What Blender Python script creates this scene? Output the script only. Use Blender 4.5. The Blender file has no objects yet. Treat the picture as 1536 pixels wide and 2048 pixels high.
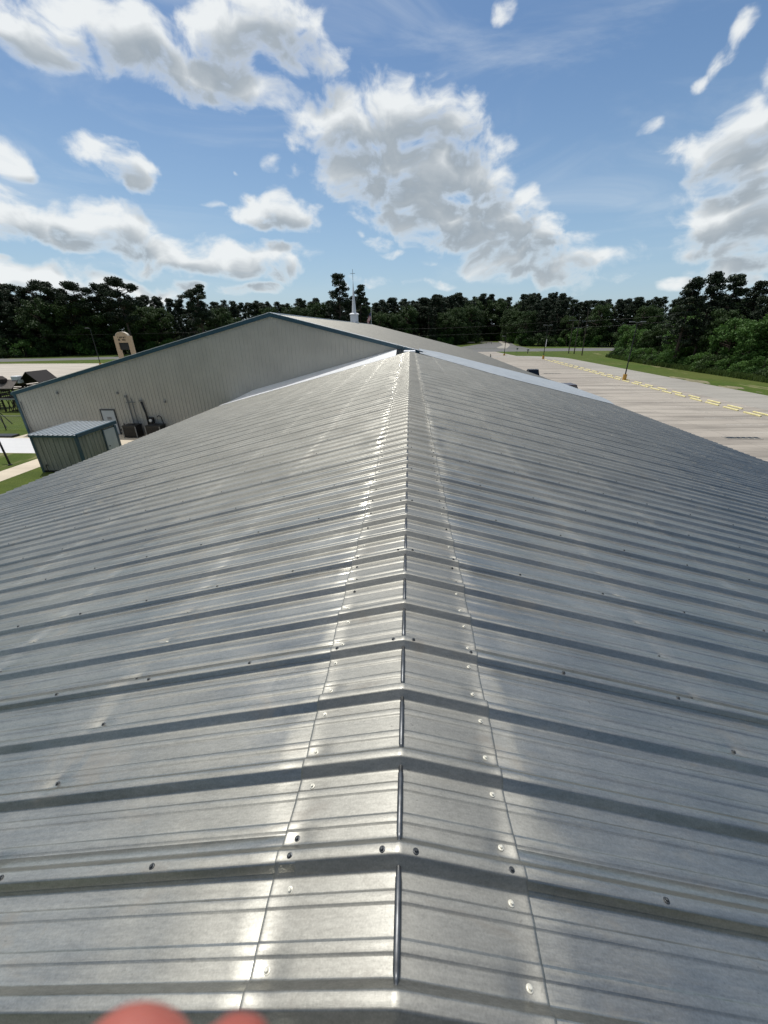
import bpy, bmesh, math, random
from mathutils import Vector, Matrix, Euler
PI = math.pi
R = math.radians
random.seed(7)
scene = bpy.context.scene
col = scene.collection

# ------------------------------------------------------------------ camera
GZ = -6.45                                   # ground level; z = 0 is the rib-top line of the near ridge
cam_d = bpy.data.cameras.new('camera')
cam = bpy.data.objects.new('camera', cam_d)
col.objects.link(cam)
RX = Vector((0.9981857776, 0.0595710301, -0.0087433277))
UX = Vector((-0.0171512279, 0.4205287941, 0.9071170645))
FX = Vector((-0.057714719, 0.9053213936, -0.4207875776))
CAM = Vector((0.006168562, 0.0, 1.454023057))
M = Matrix(((RX.x, UX.x, -FX.x, CAM.x), (RX.y, UX.y, -FX.y, CAM.y), (RX.z, UX.z, -FX.z, CAM.z), (0, 0, 0, 1)))
cam.matrix_world = M
cam_d.sensor_fit = 'VERTICAL'
cam_d.sensor_height = 36.0
cam_d.lens = 789.218 / 2048 * 36.0
cam_d.clip_start = 0.01
cam_d.clip_end = 6000
cam_d.dof.use_dof = True
cam_d.dof.focus_distance = 4.0
cam_d.dof.aperture_fstop = 9.0
scene.camera = cam

# ------------------------------------------------------------------ sky, sun, exposure
SUN_EL, SUN_AZ = 70.0, -33.0                 # degrees; azimuth measured from +Y towards +X
sd = Vector((math.sin(R(SUN_AZ)) * math.cos(R(SUN_EL)), math.cos(R(SUN_AZ)) * math.cos(R(SUN_EL)), math.sin(R(SUN_EL))))
sun_l = bpy.data.lights.new('sun', 'SUN')
sun_l.energy = 3.3
sun_l.angle = R(0.55)
sun_l.color = (1.0, 0.975, 0.94)
sun_o = bpy.data.objects.new('sun', sun_l)
col.objects.link(sun_o)
sun_o.rotation_euler = sd.to_track_quat('Z', 'Y').to_euler()
scene.view_settings.view_transform = 'Standard'
scene.view_settings.look = 'None'
scene.view_settings.exposure = -0.12
scene.view_settings.gamma = 1.0

world = bpy.data.worlds.new('World')
scene.world = world
world.use_nodes = True
wn, wl = world.node_tree.nodes, world.node_tree.links
wn.clear()


def wmath(op, a, b=None, c=None, clamp=False):
    n = wn.new('ShaderNodeMath'); n.operation = op; n.use_clamp = clamp
    for i, v in enumerate((a, b, c)):
        if v is None: continue
        if isinstance(v, (int, float)): n.inputs[i].default_value = v
        else: wl.new(v, n.inputs[i])
    return n.outputs[0]


def wvec(op, a, b=None):
    n = wn.new('ShaderNodeVectorMath'); n.operation = op
    for i, v in enumerate((a, b)):
        if v is None: continue
        if isinstance(v, (tuple, list)): n.inputs[i].default_value = v
        else: wl.new(v, n.inputs[i])
    return n


sky = wn.new('ShaderNodeTexSky')
sky.sky_type = 'NISHITA'
sky.sun_disc = False
sky.sun_elevation = R(SUN_EL)
sky.sun_rotation = R(SUN_AZ)
sky.air_density = 1.0
sky.dust_density = 0.7
sky.ozone_density = 2.0
SKY_STRENGTH = 0.12
# cloud puffs: azimuth, elevation, half width, half height (degrees), weight
PUFFS = [(-1.5, 14.2, 6.5, 2.4, 1), (6.0, 10.2, 6.5, 2.0, 1), (-35.87, 22.43, 4.81, 1.88, 1), (-28.67, 24.34, 5.95, 1.57, 1), (-26.26, 22.76, 5.79, 1.7, 1), (-21.98, 22.09, 6.18, 1.79, 1), (-18.31, 21.31, 4.68, 1.44, 0.9), (-15.56, 25.96, 6.24, 2.19, 1), (-20.03, 24.7, 4.41, 1.95, 1), (-11.87, 24.13, 4.73, 2.06, 0.8),
 (-14.3, 21.08, 2.41, 0.98, 0.34), (-35.91, 21.36, 2.61, 0.99, 0.6), (-6.97, 19.55, 6.95, 2.46, 1), (-12.55, 18.09, 3.78, 1.09, 0.6), (-1.48, 20.26, 6.85, 2.78, 1), (3.98, 19.35, 3.4, 2.45, 1), (-3.72, 16.44, 7.81, 2.72, 1), (2.53, 15.9, 8.29, 3.19, 1),
 (7.67, 14.41, 4.42, 2.38, 1), (4.47, 11.91, 9.13, 2.32, 1), (10.24, 11.18, 5.07, 2.57, 1), (13.28, 12.98, 1.53, 1.47, 0.7), (-1.41, 12.06, 6.09, 1.31, 0.6), (14.32, 9.56, 4.31, 2.11, 1), (13.48, 7.7, 7.46, 2.22, 0.9), (18.04, 6.49, 5.94, 2.49, 0.8),
 (11.99, 6.01, 5.84, 1.46, 0.7), (-31.12, 15.04, 3.95, 1.79, 0.85), (-30.34, 13.82, 2.96, 1.56, 0.7), (-34.09, 14.12, 1.48, 0.86, 0.27), (-35.6, 9.52, 5.99, 1.98, 1), (-32.21, 10.03, 3.25, 1.93, 1), (-38.01, 10.27, 1.89, 1.58, 1), (-35.37, 8.08, 5.28, 0.89, 0.8),
 (-41.29, 9.89, 3.31, 2.09, 1), (-39.83, 9.3, 1.82, 1.36, 0.8), (-27.51, 7.69, 6.75, 1.71, 1), (-20.59, 7.48, 8.38, 1.96, 1), (-17.12, 7.83, 4.07, 1.59, 1), (-30.12, 7.09, 3.49, 1.59, 0.8), (-15.97, 12.36, 4.92, 1.72, 1), (-13.8, 11.52, 4.02, 1.47, 1),
 (-19.37, 11.76, 2.87, 1.12, 0.8), (-23.4, 12.32, 1.32, 0.5, 0.27), (-15.61, 10.77, 4.68, 0.75, 0.7), (-40.15, 14.42, 1.69, 1.34, 1), (-20.09, 15.44, 0.6, 0.32, 0.27), (-42.26, 5.07, 4.12, 1.21, 0.9), (-38.8, 4.83, 5.59, 1.53, 0.9), (-35.04, 4.31, 4.96, 1.18, 0.8),
 (-30.34, 3.97, 4.82, 1.02, 0.7), (-26.59, 4.57, 2.5, 0.81, 0.7), (-20.48, 4.53, 3.38, 0.9, 0.8), (-42.24, 6.31, 1.76, 0.47, 0.27), (-4.43, 9.21, 2.45, 0.91, 0.7), (-1.99, 8.18, 2.12, 0.58, 0.34), (-7.12, 10.19, 0.69, 0.67, 0.27), (1.71, 7.35, 1.76, 0.47, 0.34),
 (-4.82, 5.31, 2.9, 0.74, 0.6), (3.03, 5.21, 2.85, 0.74, 0.7), (-8.3, 4.78, 1.45, 0.62, 0.34), (29.53, 21.86, 1.23, 1.58, 0.34), (28.63, 20.44, 1.91, 1.19, 0.34), (27.09, 19.6, 1.34, 0.72, 0.24), (8.59, 26.35, 1.38, 1.09, 0.24), (-15.72, 16.38, 1.12, 0.73, 0.34),
 (31.8, 15.92, 2.86, 1.89, 0.9), (29.9, 15.14, 3.87, 1.51, 0.9), (32.56, 13.49, 3.28, 1.81, 1), (26.25, 15.74, 2.83, 0.9, 0.34), (23.72, 17.57, 1.97, 0.64, 0.34), (32.5, 17.88, 1.19, 2.1, 0.6), (31.37, 10.08, 3.95, 1.8, 0.9), (33.46, 10.54, 2.91, 1.94, 0.9),
 (31.08, 8.35, 3.62, 1.65, 0.9), (34.28, 7.79, 3.34, 2.05, 1), (30.65, 6.95, 2.81, 1.23, 0.6), (34.25, 5.38, 4.64, 1.36, 0.8), (29.63, 4.4, 2.96, 0.74, 0.6), (28.34, 4.25, 1.55, 0.64, 0.34), (33.43, 4.16, 3.97, 1.01, 0.6), (20.95, 4.87, 6.84, 1.02, 0.34)]
wtc = wn.new('ShaderNodeTexCoord')
wsep = wn.new('ShaderNodeSeparateXYZ')
wl.new(wtc.outputs['Generated'], wsep.inputs[0])
AZ = wmath('MULTIPLY', wmath('ARCTAN2', wsep.outputs[0], wsep.outputs[1]), 180 / PI)
EL = wmath('MULTIPLY', wmath('ARCSINE', wsep.outputs[2]), 180 / PI)
wcomb = wn.new('ShaderNodeCombineXYZ')
wl.new(AZ, wcomb.inputs[0]); wl.new(EL, wcomb.inputs[1])
UV = wcomb.outputs[0]


def wnoise(vec, scale, detail, rough, dist=0.0):
    n = wn.new('ShaderNodeTexNoise'); n.noise_dimensions = '2D'
    wl.new(vec, n.inputs['Vector'])
    n.inputs['Scale'].default_value = scale; n.inputs['Detail'].default_value = detail
    n.inputs['Roughness'].default_value = rough; n.inputs['Distortion'].default_value = dist
    return n


def puff_group(puffs):
    """node group: direction (azimuth, elevation) in, cloud field out"""
    global wn, wl
    keep = (wn, wl)
    g = bpy.data.node_groups.new('cloud_puffs', 'ShaderNodeTree')
    g.interface.new_socket('Vector', in_out='INPUT', socket_type='NodeSocketVector')
    g.interface.new_socket('Value', in_out='OUTPUT', socket_type='NodeSocketFloat')
    wn, wl = g.nodes, g.links
    gi, go = wn.new('NodeGroupInput'), wn.new('NodeGroupOutput')
    vec = gi.outputs[0]; acc = None
    for az, el, ra, re, w in puffs:
        mn = wvec('MULTIPLY_ADD', vec, (1 / ra, 1 / re, 0)); mn.inputs[2].default_value = (-az / ra, -el / re, 0); p = mn.outputs[0]
        d = wvec('DOT_PRODUCT', p, p).outputs['Value']
        v = wmath('MULTIPLY_ADD', d, -0.9, w)
        acc = v if acc is None else wmath('MAXIMUM', acc, v)
    wl.new(wmath('MAXIMUM', acc, -1.2), go.inputs[0])
    wn, wl = keep
    return g


def puff_field(vec, g):
    n = wn.new('ShaderNodeGroup'); n.node_tree = g; wl.new(vec, n.inputs[0]); return n.outputs[0]


def bg(colsock, strength):
    b = wn.new('ShaderNodeBackground'); wl.new(colsock, b.inputs[0]); b.inputs[1].default_value = strength
    return b.outputs[0]


def wmixc(f, a, b):
    n = wn.new('ShaderNodeMix'); n.data_type = 'RGBA'
    wl.new(f, n.inputs[0])
    for s, v in ((n.inputs[6], a), (n.inputs[7], b)):
        if isinstance(v, tuple): s.default_value = v
        else: wl.new(v, s)
    return n.outputs[2]


def wrange(v, a, b, c=0.0, d=1.0, smooth=True):
    n = wn.new('ShaderNodeMapRange'); n.clamp = True
    if smooth: n.interpolation_type = 'SMOOTHSTEP'
    wl.new(v, n.inputs[0])
    for i, x in enumerate((a, b, c, d)): n.inputs[i + 1].default_value = x
    return n.outputs[0]


# horizon-whitened clear sky, slightly deeper overhead
hz = wmath('MULTIPLY', wrange(EL, -2.0, 26.0, 0.60, 0.08), wrange(wsep.outputs[1], -0.3, 0.3, 0.15, 1.0))
wg = wn.new('ShaderNodeHueSaturation'); wg.inputs['Saturation'].default_value = 1.18; wg.inputs['Value'].default_value = 0.90
wl.new(sky.outputs[0], wg.inputs['Color'])
wl.new(wrange(wsep.outputs[1], -0.6, 0.2, 0.63, 0.9), wg.inputs['Value'])
SKYC = wmixc(hz, wg.outputs[0], (3.7, 5.3, 6.9, 1))
CW, CG = (7.9, 8.15, 8.2, 1), (2.9, 3.4, 3.85, 1)
# thin high streaks of cirrus
cmap = wn.new('ShaderNodeMapping'); wl.new(UV, cmap.inputs[0]); cmap.inputs['Rotation'].default_value = (0, 0, R(-32)); cmap.inputs['Scale'].default_value = (0.35, 1.5, 1)
cir = wnoise(cmap.outputs[0], 0.12, 6, 0.6, 0.6).outputs[0]
cirf = wmath('MULTIPLY', wrange(cir, 0.42, 0.85, 0.0, 0.30), wrange(EL, 2.0, 12.0, 0.3, 1.0))
SKYV = wmixc(cirf, SKYC, (7.0, 7.5, 7.8, 1))


def cloud_sky(puffs):
    grp = puff_group(puffs)
    wrp = wnoise(UV, 0.13, 2, 0.5)
    wv = wvec('MULTIPLY', wvec('SUBTRACT', wrp.outputs['Color'], (0.5, 0.5, 0.5)).outputs[0], (4.5, 2.6, 0)).outputs[0]
    vec = wvec('ADD', UV, wv).outputs[0]
    st = wvec('MULTIPLY', vec, (1.0, 1.6, 0)).outputs[0]
    n1 = wnoise(st, 0.30, 9, 0.54, 0.0).outputs[0]
    nl = wnoise(st, 0.42, 3, 0.5, 0.0).outputs[0]
    up = wvec('ADD', vec, (-0.8, 2.1, 0)).outputs[0]
    n2 = wnoise(wvec('MULTIPLY', up, (1.0, 1.6, 0)).outputs[0], 0.42, 3, 0.5, 0.0).outputs[0]
    f1 = puff_field(vec, grp)
    f2 = puff_field(up, grp)
    d1 = wmath('MULTIPLY_ADD', wmath('SUBTRACT', n1, 0.505), 2.9, f1)
    alpha = wrange(d1, -0.32, 0.95)
    rel = wmath('MULTIPLY', wmath('SUBTRACT', n2, nl), 1.3)
    g1 = wrange(wmath('ADD', f2, rel), -0.5, 0.75, 0.0, 0.52)
    g2 = wrange(f2, 0.0, 0.95, 0.0, 0.40)
    dark_ = wmath('ADD', wmath('ADD', g1, g2), wmath('MULTIPLY', wmath('SUBTRACT', 0.5, n1), 0.5), clamp=True)
    lit = wmath('SUBTRACT', 1.0, dark_)
    thick = wrange(d1, 0.0, 0.9)
    shade = wmath('SUBTRACT', 1.0, wmath('MULTIPLY', thick, wmath('SUBTRACT', 1.0, lit)))
    cc = wmixc(shade, CG, CW)
    return bg(wmixc(wmath('MULTIPLY', alpha, 0.95), SKYV, cc), SKY_STRENGTH)


def wmixs(f, a, b):
    n = wn.new('ShaderNodeMixShader'); wl.new(f, n.inputs[0]); wl.new(a, n.inputs[1]); wl.new(b, n.inputs[2])
    return n.outputs[0]


# the rest of the sky (overhead and behind): broken cumulus
den = wmath('MAXIMUM', wmath('ADD', wsep.outputs[2], 0.12), 0.05)
pv = wn.new('ShaderNodeCombineXYZ')
wl.new(wmath('DIVIDE', wsep.outputs[0], den), pv.inputs[0]); wl.new(wmath('DIVIDE', wsep.outputs[1], den), pv.inputs[1])
gn = wnoise(pv.outputs[0], 1.3, 7, 0.58, 0.2).outputs[0]
# more and brighter cloud towards the sun, clearer and deeper sky behind
cosun = wvec('DOT_PRODUCT', wtc.outputs['Generated'], tuple(sd)).outputs['Value']
cover = wrange(cosun, 0.1, 0.85, 0.62, 0.36)
gal = wrange(wmath('SUBTRACT', gn, cover), 0.0, 0.16)
shader = bg(wmixc(gal, SKYC, wmixc(wrange(cosun, 0.2, 0.95), (4.6, 5.0, 5.4, 1), (10.5, 10.4, 10.0, 1))), SKY_STRENGTH)
edges = [-52, -33, -23, -12, -3, 6, 15, 25, 44]
inel = wmath('MULTIPLY', wmath('GREATER_THAN', EL, -1.0), wmath('LESS_THAN', EL, 36.0))
for i in range(len(edges) - 1):
    a, b = edges[i], edges[i + 1]
    near = [p for p in PUFFS if p[0] + p[2] * 1.45 + 2.2 > a and p[0] - p[2] * 1.45 - 3.4 < b]
    s = cloud_sky(near)
    msk = wmath('MULTIPLY', inel, wmath('MULTIPLY', wmath('GREATER_THAN', AZ, a), wmath('LESS_THAN', AZ, b)))
    shader = wmixs(msk, shader, s)
wo = wn.new('ShaderNodeOutputWorld')
wl.new(shader, wo.inputs[0])
world.cycles.sampling_method = 'MANUAL'
world.cycles.sample_map_resolution = 512


# ------------------------------------------------------------------ helpers
class MB:
    def __init__(s): s.v = []; s.f = []
    def quad(s, a, b, c, d):
        n = len(s.v); s.v += [tuple(a), tuple(b), tuple(c), tuple(d)]; s.f.append((n, n + 1, n + 2, n + 3)); return s
    def poly(s, pts):
        n = len(s.v); s.v += [tuple(p) for p in pts]; s.f.append(tuple(range(n, n + len(pts)))); return s
    def box(s, x0, x1, y0, y1, z0, z1, m=None):
        n = len(s.v)
        vs = [Vector((x, y, z)) for z in (z0, z1) for x, y in ((x0, y0), (x1, y0), (x1, y1), (x0, y1))]
        if m: vs = [m @ v for v in vs]
        s.v += [tuple(v) for v in vs]
        s.f += [tuple(n + i for i in q) for q in ((3, 2, 1, 0), (4, 5, 6, 7), (0, 1, 5, 4), (1, 2, 6, 5), (2, 3, 7, 6), (3, 0, 4, 7))]
        return s
    def bar(s, p, q, w, h=None):
        p, q = Vector(p), Vector(q); h = h or w; d = q - p
        m = Matrix.Translation(p) @ d.to_track_quat('Z', 'Y').to_matrix().to_4x4()
        return s.box(-w / 2, w / 2, -h / 2, h / 2, 0, d.length, m)
    def tube(s, pts, rads, n=8, caps=True):
        pts = [Vector(p) for p in pts]
        if isinstance(rads, (int, float)): rads = [rads] * len(pts)
        st = len(s.v)
        for i, p in enumerate(pts):
            d = (pts[min(i + 1, len(pts) - 1)] - pts[max(i - 1, 0)]).normalized()
            q = d.to_track_quat('Z', 'Y')
            for k in range(n):
                a = 2 * PI * k / n
                s.v.append(tuple(p + q @ Vector((math.cos(a) * rads[i], math.sin(a) * rads[i], 0))))
        for i in range(len(pts) - 1):
            for k in range(n):
                a, b = st + i * n + k, st + i * n + (k + 1) % n
                s.f.append((a, b, b + n, a + n))
        if caps:
            s.f.append(tuple(st + k for k in reversed(range(n))))
            s.f.append(tuple(st + (len(pts) - 1) * n + k for k in range(n)))
        return s
    def extrude(s, pts, d):
        d = Vector(d); a = [Vector(p) for p in pts]; n = len(s.v); k = len(a)
        s.v += [tuple(p) for p in a] + [tuple(p + d) for p in a]
        s.f.append(tuple(n + i for i in reversed(range(k)))); s.f.append(tuple(n + k + i for i in range(k)))
        for i in range(k):
            j = (i + 1) % k; s.f.append((n + i, n + j, n + k + j, n + k + i))
        return s
    def build(s, name, mat, parent=None, smooth=False, bevel=0):
        me = bpy.data.meshes.new(name); me.from_pydata(s.v, [], s.f)
        if isinstance(mat, (list, tuple)):
            for m_ in mat: me.materials.append(m_)
        elif mat: me.materials.append(mat)
        if smooth: me.polygons.foreach_set('use_smooth', [True] * len(me.polygons))
        me.update()
        o = bpy.data.objects.new(name, me); col.objects.link(o)
        if parent: o.parent = parent; o.matrix_parent_inverse = Matrix.Translation(-Vector(parent.location)) if parent.type == 'EMPTY' else Matrix()
        if bevel:
            b = o.modifiers.new('bevel', 'BEVEL'); b.width = bevel; b.segments = 2; b.limit_method = 'ANGLE'
        return o


def tag(o, label=None, cat=None, group=None, kind=None):
    for k, v in (('label', label), ('category', cat), ('group', group), ('kind', kind)):
        if v: o[k] = v
    return o


def thing(name, loc, label, cat, group=None):
    o = bpy.data.objects.new(name, None); col.objects.link(o); o.location = loc; o.empty_display_size = 0.3
    return tag(o, label, cat, group)


KIDS = {}


def copy_tree(o, parent=None):
    c = o.copy(); col.objects.link(c)
    if parent: c.parent = parent
    if o.name not in KIDS: KIDS[o.name] = list(o.children)
    for ch in KIDS[o.name]: copy_tree(ch, c)
    return c


# ------------------------------------------------------------------ materials
def mat(name, color=(0.5, 0.5, 0.5), rough=0.6, metal=0.0, var=0.0, vscale=4.0, stretch=(1, 1, 1), bump=0.0, bscale=40.0, spec=0.5):
    m = bpy.data.materials.new(name); m.use_nodes = True
    nt = m.node_tree; p = nt.nodes['Principled BSDF']
    p.inputs['Base Color'].default_value = (*color, 1); p.inputs['Roughness'].default_value = rough
    p.inputs['Metallic'].default_value = metal; p.inputs['Specular IOR Level'].default_value = spec
    tc = nt.nodes.new('ShaderNodeTexCoord'); mp = nt.nodes.new('ShaderNodeMapping')
    nt.links.new(tc.outputs['Object'], mp.inputs[0]); mp.inputs['Scale'].default_value = stretch
    if var:
        n = nt.nodes.new('ShaderNodeTexNoise'); n.inputs['Scale'].default_value = vscale; n.inputs['Detail'].default_value = 6
        nt.links.new(mp.outputs[0], n.inputs['Vector'])
        r = nt.nodes.new('ShaderNodeValToRGB')
        r.color_ramp.elements[0].position = 0.3; r.color_ramp.elements[1].position = 0.7
        r.color_ramp.elements[0].color = (*[c * (1 - var) for c in color], 1)
        r.color_ramp.elements[1].color = (*[min(c * (1 + var), 1) for c in color], 1)
        nt.links.new(n.outputs[0], r.inputs[0]); nt.links.new(r.outputs[0], p.inputs['Base Color'])
    if bump:
        n = nt.nodes.new('ShaderNodeTexNoise'); n.inputs['Scale'].default_value = bscale; n.inputs['Detail'].default_value = 4
        nt.links.new(mp.outputs[0], n.inputs['Vector'])
        b = nt.nodes.new('ShaderNodeBump'); b.inputs['Strength'].default_value = bump; b.inputs['Distance'].default_value = 0.02
        nt.links.new(n.outputs[0], b.inputs['Height']); nt.links.new(b.outputs[0], p.inputs['Normal'])
    return m


class NT:
    """tiny node-building helper"""
    def __init__(s, m): s.t = m.node_tree; s.n = s.t.nodes; s.l = s.t.links
    def put(s, sock, v):
        if v is None: return
        if isinstance(v, (int, float)): sock.default_value = v
        elif isinstance(v, tuple): sock.default_value = v
        else: s.l.new(v, sock)
    def m(s, op, a, b=None, c=None, clamp=False):
        n = s.n.new('ShaderNodeMath'); n.operation = op; n.use_clamp = clamp
        for i, v in enumerate((a, b, c)): s.put(n.inputs[i], v)
        return n.outputs[0]
    def noise(s, vec, scale, detail=4, rough=0.55, stretch=None, dist=0):
        if stretch:
            mp = s.n.new('ShaderNodeMapping'); s.l.new(vec, mp.inputs[0]); mp.inputs['Scale'].default_value = stretch; vec = mp.outputs[0]
        n = s.n.new('ShaderNodeTexNoise'); s.l.new(vec, n.inputs['Vector'])
        n.inputs['Scale'].default_value = scale; n.inputs['Detail'].default_value = detail; n.inputs['Roughness'].default_value = rough; n.inputs['Distortion'].default_value = dist
        return n.outputs[0]
    def rng(s, v, a, b, c=0.0, d=1.0, smooth=False):
        n = s.n.new('ShaderNodeMapRange'); n.clamp = True
        if smooth: n.interpolation_type = 'SMOOTHSTEP'
        s.put(n.inputs[0], v)
        for i, x in enumerate((a, b, c, d)): n.inputs[i + 1].default_value = x
        return n.outputs[0]
    def mix(s, f, a, b):
        n = s.n.new('ShaderNodeMix'); n.data_type = 'RGBA'
        s.put(n.inputs[0], f); s.put(n.inputs[6], a); s.put(n.inputs[7], b); return n.outputs[2]


def new_mat(name):
    m = bpy.data.materials.new(name); m.use_nodes = True
    return m, NT(m), m.node_tree.nodes['Principled BSDF']


RIB = 0.3048
RIB0 = 0.6705                                # a lapped rib stands at this Y, one in every three is lapped
PURLINS = (0.34, 1.6, 2.95, 4.45, 5.95, 7.45, 8.95, 10.45, 11.95, 13.45)


def galvalume(name, base=0.38, dents=True, rbase=0.44, sheen=0.30):
    m, t, p = new_mat(name)
    tc = t.n.new('ShaderNodeTexCoord'); O = tc.outputs['Object']
    sp = t.n.new('ShaderNodeSeparateXYZ'); t.l.new(O, sp.inputs[0])
    big = t.noise(O, 0.9, 5, 0.6)
    panel = t.noise(O, 1.0, 2, 0.5, (0.25, 1.1, 0.25))
    streak = t.noise(O, 6.0, 6, 0.65, (0.35, 6.0, 0.35))
    fine = t.noise(O, 60.0, 4, 0.6, (0.5, 2.0, 0.5))
    spang = t.noise(O, 160.0, 2, 0.6)
    stain = t.noise(O, 3.2, 7, 0.7, (0.7, 1.6, 0.7), 0.6)
    v = t.m('ADD', t.m('MULTIPLY', t.m('SUBTRACT', big, 0.5), 0.7), t.m('MULTIPLY', t.m('SUBTRACT', streak, 0.5), 0.6))
    v = t.m('ADD', v, t.m('MULTIPLY', t.m('SUBTRACT', fine, 0.5), 0.8))
    v = t.m('ADD', v, t.m('MULTIPLY', t.m('SUBTRACT', spang, 0.5), 0.8))
    v = t.m('ADD', v, t.m('MULTIPLY', t.m('SUBTRACT', panel, 0.5), 0.2))
    f = t.m('ADD', v, 0.5, clamp=True)
    c = t.mix(f, (base * 0.70, base * 0.685, base * 0.62, 1), (base * 1.33, base * 1.305, base * 1.18, 1))
    st = t.rng(stain, 0.54, 0.70, 0.0, 0.55, True)
    c = t.mix(st, c, (base * 0.80, base * 0.74, base * 0.65, 1))
    speck = t.m('MULTIPLY', t.rng(t.noise(O, 38.0, 3, 0.6, (0.8, 1.2, 0.8)), 0.66, 0.72, 0, 0.55, True), t.rng(t.noise(O, 1.7, 3), 0.45, 0.6))
    c = t.mix(speck, c, (base * 0.42, base * 0.40, base * 0.36, 1))
    p.inputs['Metallic'].default_value = 0.93
    t.l.new(c, p.inputs['Base Color'])
    r = t.m('ADD', rbase, t.m('MULTIPLY', t.m('SUBTRACT', big, 0.5), 0.30))
    r = t.m('ADD', r, t.m('MULTIPLY', t.m('SUBTRACT', streak, 0.5), 0.30))
    r = t.m('ADD', r, t.m('MULTIPLY', st, 0.25))
    t.l.new(r, p.inputs['Roughness'])
    # oil-canning and fastener dimples, in metres
    h = t.m('MULTIPLY', t.noise(O, 2.2, 2, 0.5, (0.6, 1.6, 0.6)), 0.0045)
    h = t.m('ADD', h, t.m('MULTIPLY', fine, 0.00035))
    if dents:
        ax = t.m('ABSOLUTE', sp.outputs[0])
        dx = None; crown = None
        wave = t.m('MULTIPLY', t.m('SUBTRACT', t.noise(O, 1.4, 3), 0.5), 0.16)
        for q in PURLINS[:9]:
            sd_ = t.m('SUBTRACT', ax, q)
            e = t.m('ABSOLUTE', sd_)
            dx = e if dx is None else t.m('MINIMUM', dx, e)
            # the sheet is pulled down along the fastener line and rises again on the outer side
            sw_ = t.m('ADD', sd_, wave)
            c_ = t.m('SUBTRACT', t.rng(sw_, -0.02, 0.15, 0, 1, True), t.rng(sw_, 0.15, 1.0, 0, 1, True))
            if q < 0.5: c_ = t.m('MULTIPLY', c_, 1.7)
            crown = c_ if crown is None else t.m('ADD', crown, c_)
        amp = t.rng(t.noise(O, 1.1, 2), 0.35, 0.65, 0.003, 0.013)
        # one screw just beyond every rib
        fy = t.m('SUBTRACT', t.m('FRACT', t.m('DIVIDE', t.m('SUBTRACT', sp.outputs[1], RIB0 + 0.06 - RIB / 2 - 30 * RIB), RIB)), 0.5)
        dy = t.m('MULTIPLY', fy, RIB)
        rr = t.m('ADD', t.m('MULTIPLY', dx, dx), t.m('MULTIPLY', dy, dy))
        dimple = t.m('EXPONENT', t.m('MULTIPLY', rr, -1 / (0.045 ** 2)))
        h = t.m('ADD', h, t.m('MULTIPLY', crown, amp))
        h = t.m('SUBTRACT', h, t.m('MULTIPLY', dimple, 0.0060))
    b = t.n.new('ShaderNodeBump'); b.inputs['Strength'].default_value = 1.0; b.inputs['Distance'].default_value = 1.0
    t.l.new(h, b.inputs['Height']); t.l.new(b.outputs[0], p.inputs['Normal'])
    # galvanising has a tighter sheen over the broad one
    gl = t.n.new('ShaderNodeBsdfGlossy')
    t.l.new(c, gl.inputs['Color']); t.l.new(t.m('MULTIPLY', r, 0.42), gl.inputs['Roughness']); t.l.new(b.outputs[0], gl.inputs['Normal'])
    mx = t.n.new('ShaderNodeMixShader'); mx.inputs[0].default_value = sheen
    t.l.new(p.outputs[0], mx.inputs[1]); t.l.new(gl.outputs[0], mx.inputs[2]); t.l.new(mx.outputs[0], t.n['Material Output'].inputs[0])
    return m


M_ROOF = galvalume('weathered_galvanised_roofing')
M_CAP = galvalume('brighter_ridge_cap_metal', base=0.31, rbase=0.52, sheen=0.15)
M_ROOF2 = galvalume('far_roof_metal', base=0.31, dents=False, rbase=0.55)
M_FLASH = mat('smooth_flashing_metal', (0.86, 0.87, 0.88), 0.42, 0.35, 0.05, 3, (1, 1, 1), 0.05, 8)
M_BEAD = mat('ridge_bead_metal', (0.13, 0.135, 0.14), 0.42, 0.9, 0.35, 30)
M_WALL = mat('stone_grey_wall_panel', (0.50, 0.482, 0.425), 0.45, 0.0, 0.06, 0.8)
M_SHEDW = mat('stone_grey_shed_panel', (0.33, 0.315, 0.265), 0.5, 0.0, 0.2, 2.0, (3, 3, 0.3))
M_SHEDR = mat('pale_shed_roof_metal', (0.50, 0.53, 0.54), 0.42, 0.7, 0.1, 5)
M_TEAL = mat('slate_blue_trim', (0.030, 0.078, 0.110), 0.4, 0.0, 0.12, 2)
M_DOOR = mat('pale_grey_door_paint', (0.46, 0.50, 0.52), 0.45, 0.0, 0.05, 3)
M_DARK = mat('black_painted_metal', (0.012, 0.013, 0.014), 0.45, 0.0, 0.2, 6)
M_GREYM = mat('grey_painted_metal', (0.22, 0.23, 0.23), 0.5, 0.2, 0.15, 6)
M_WHITE = mat('white_steeple_paint', (0.78, 0.79, 0.8), 0.45, 0.0, 0.04, 2)
M_YEL = mat('yellow_parking_paint', (0.76, 0.68, 0.34), 0.75, 0.0, 0.18, 4, bump=0.3, bscale=30)
M_OCHRE = mat('ochre_base_paint', (0.52, 0.30, 0.06), 0.7, 0.0, 0.25, 3)
M_WOODP = mat('weathered_pole_wood', (0.07, 0.055, 0.045), 0.85, 0.0, 0.3, 5, (4, 4, 0.4))
M_PLAY = mat('dark_stained_play_timber', (0.035, 0.022, 0.017), 0.7, 0.0, 0.35, 5)
M_PLAYR = mat('grey_brown_play_roof', (0.10, 0.085, 0.072), 0.7, 0.0, 0.3, 6)
M_TAN = mat('tan_stucco', (0.50, 0.38, 0.25), 0.8, 0.0, 0.1, 3)
M_GLASS = mat('dark_vehicle_glass', (0.01, 0.012, 0.015), 0.08, 0.0)
M_CAR = mat('dark_maroon_car_paint', (0.035, 0.008, 0.012), 0.18, 0.0, 0.1, 3)
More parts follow.
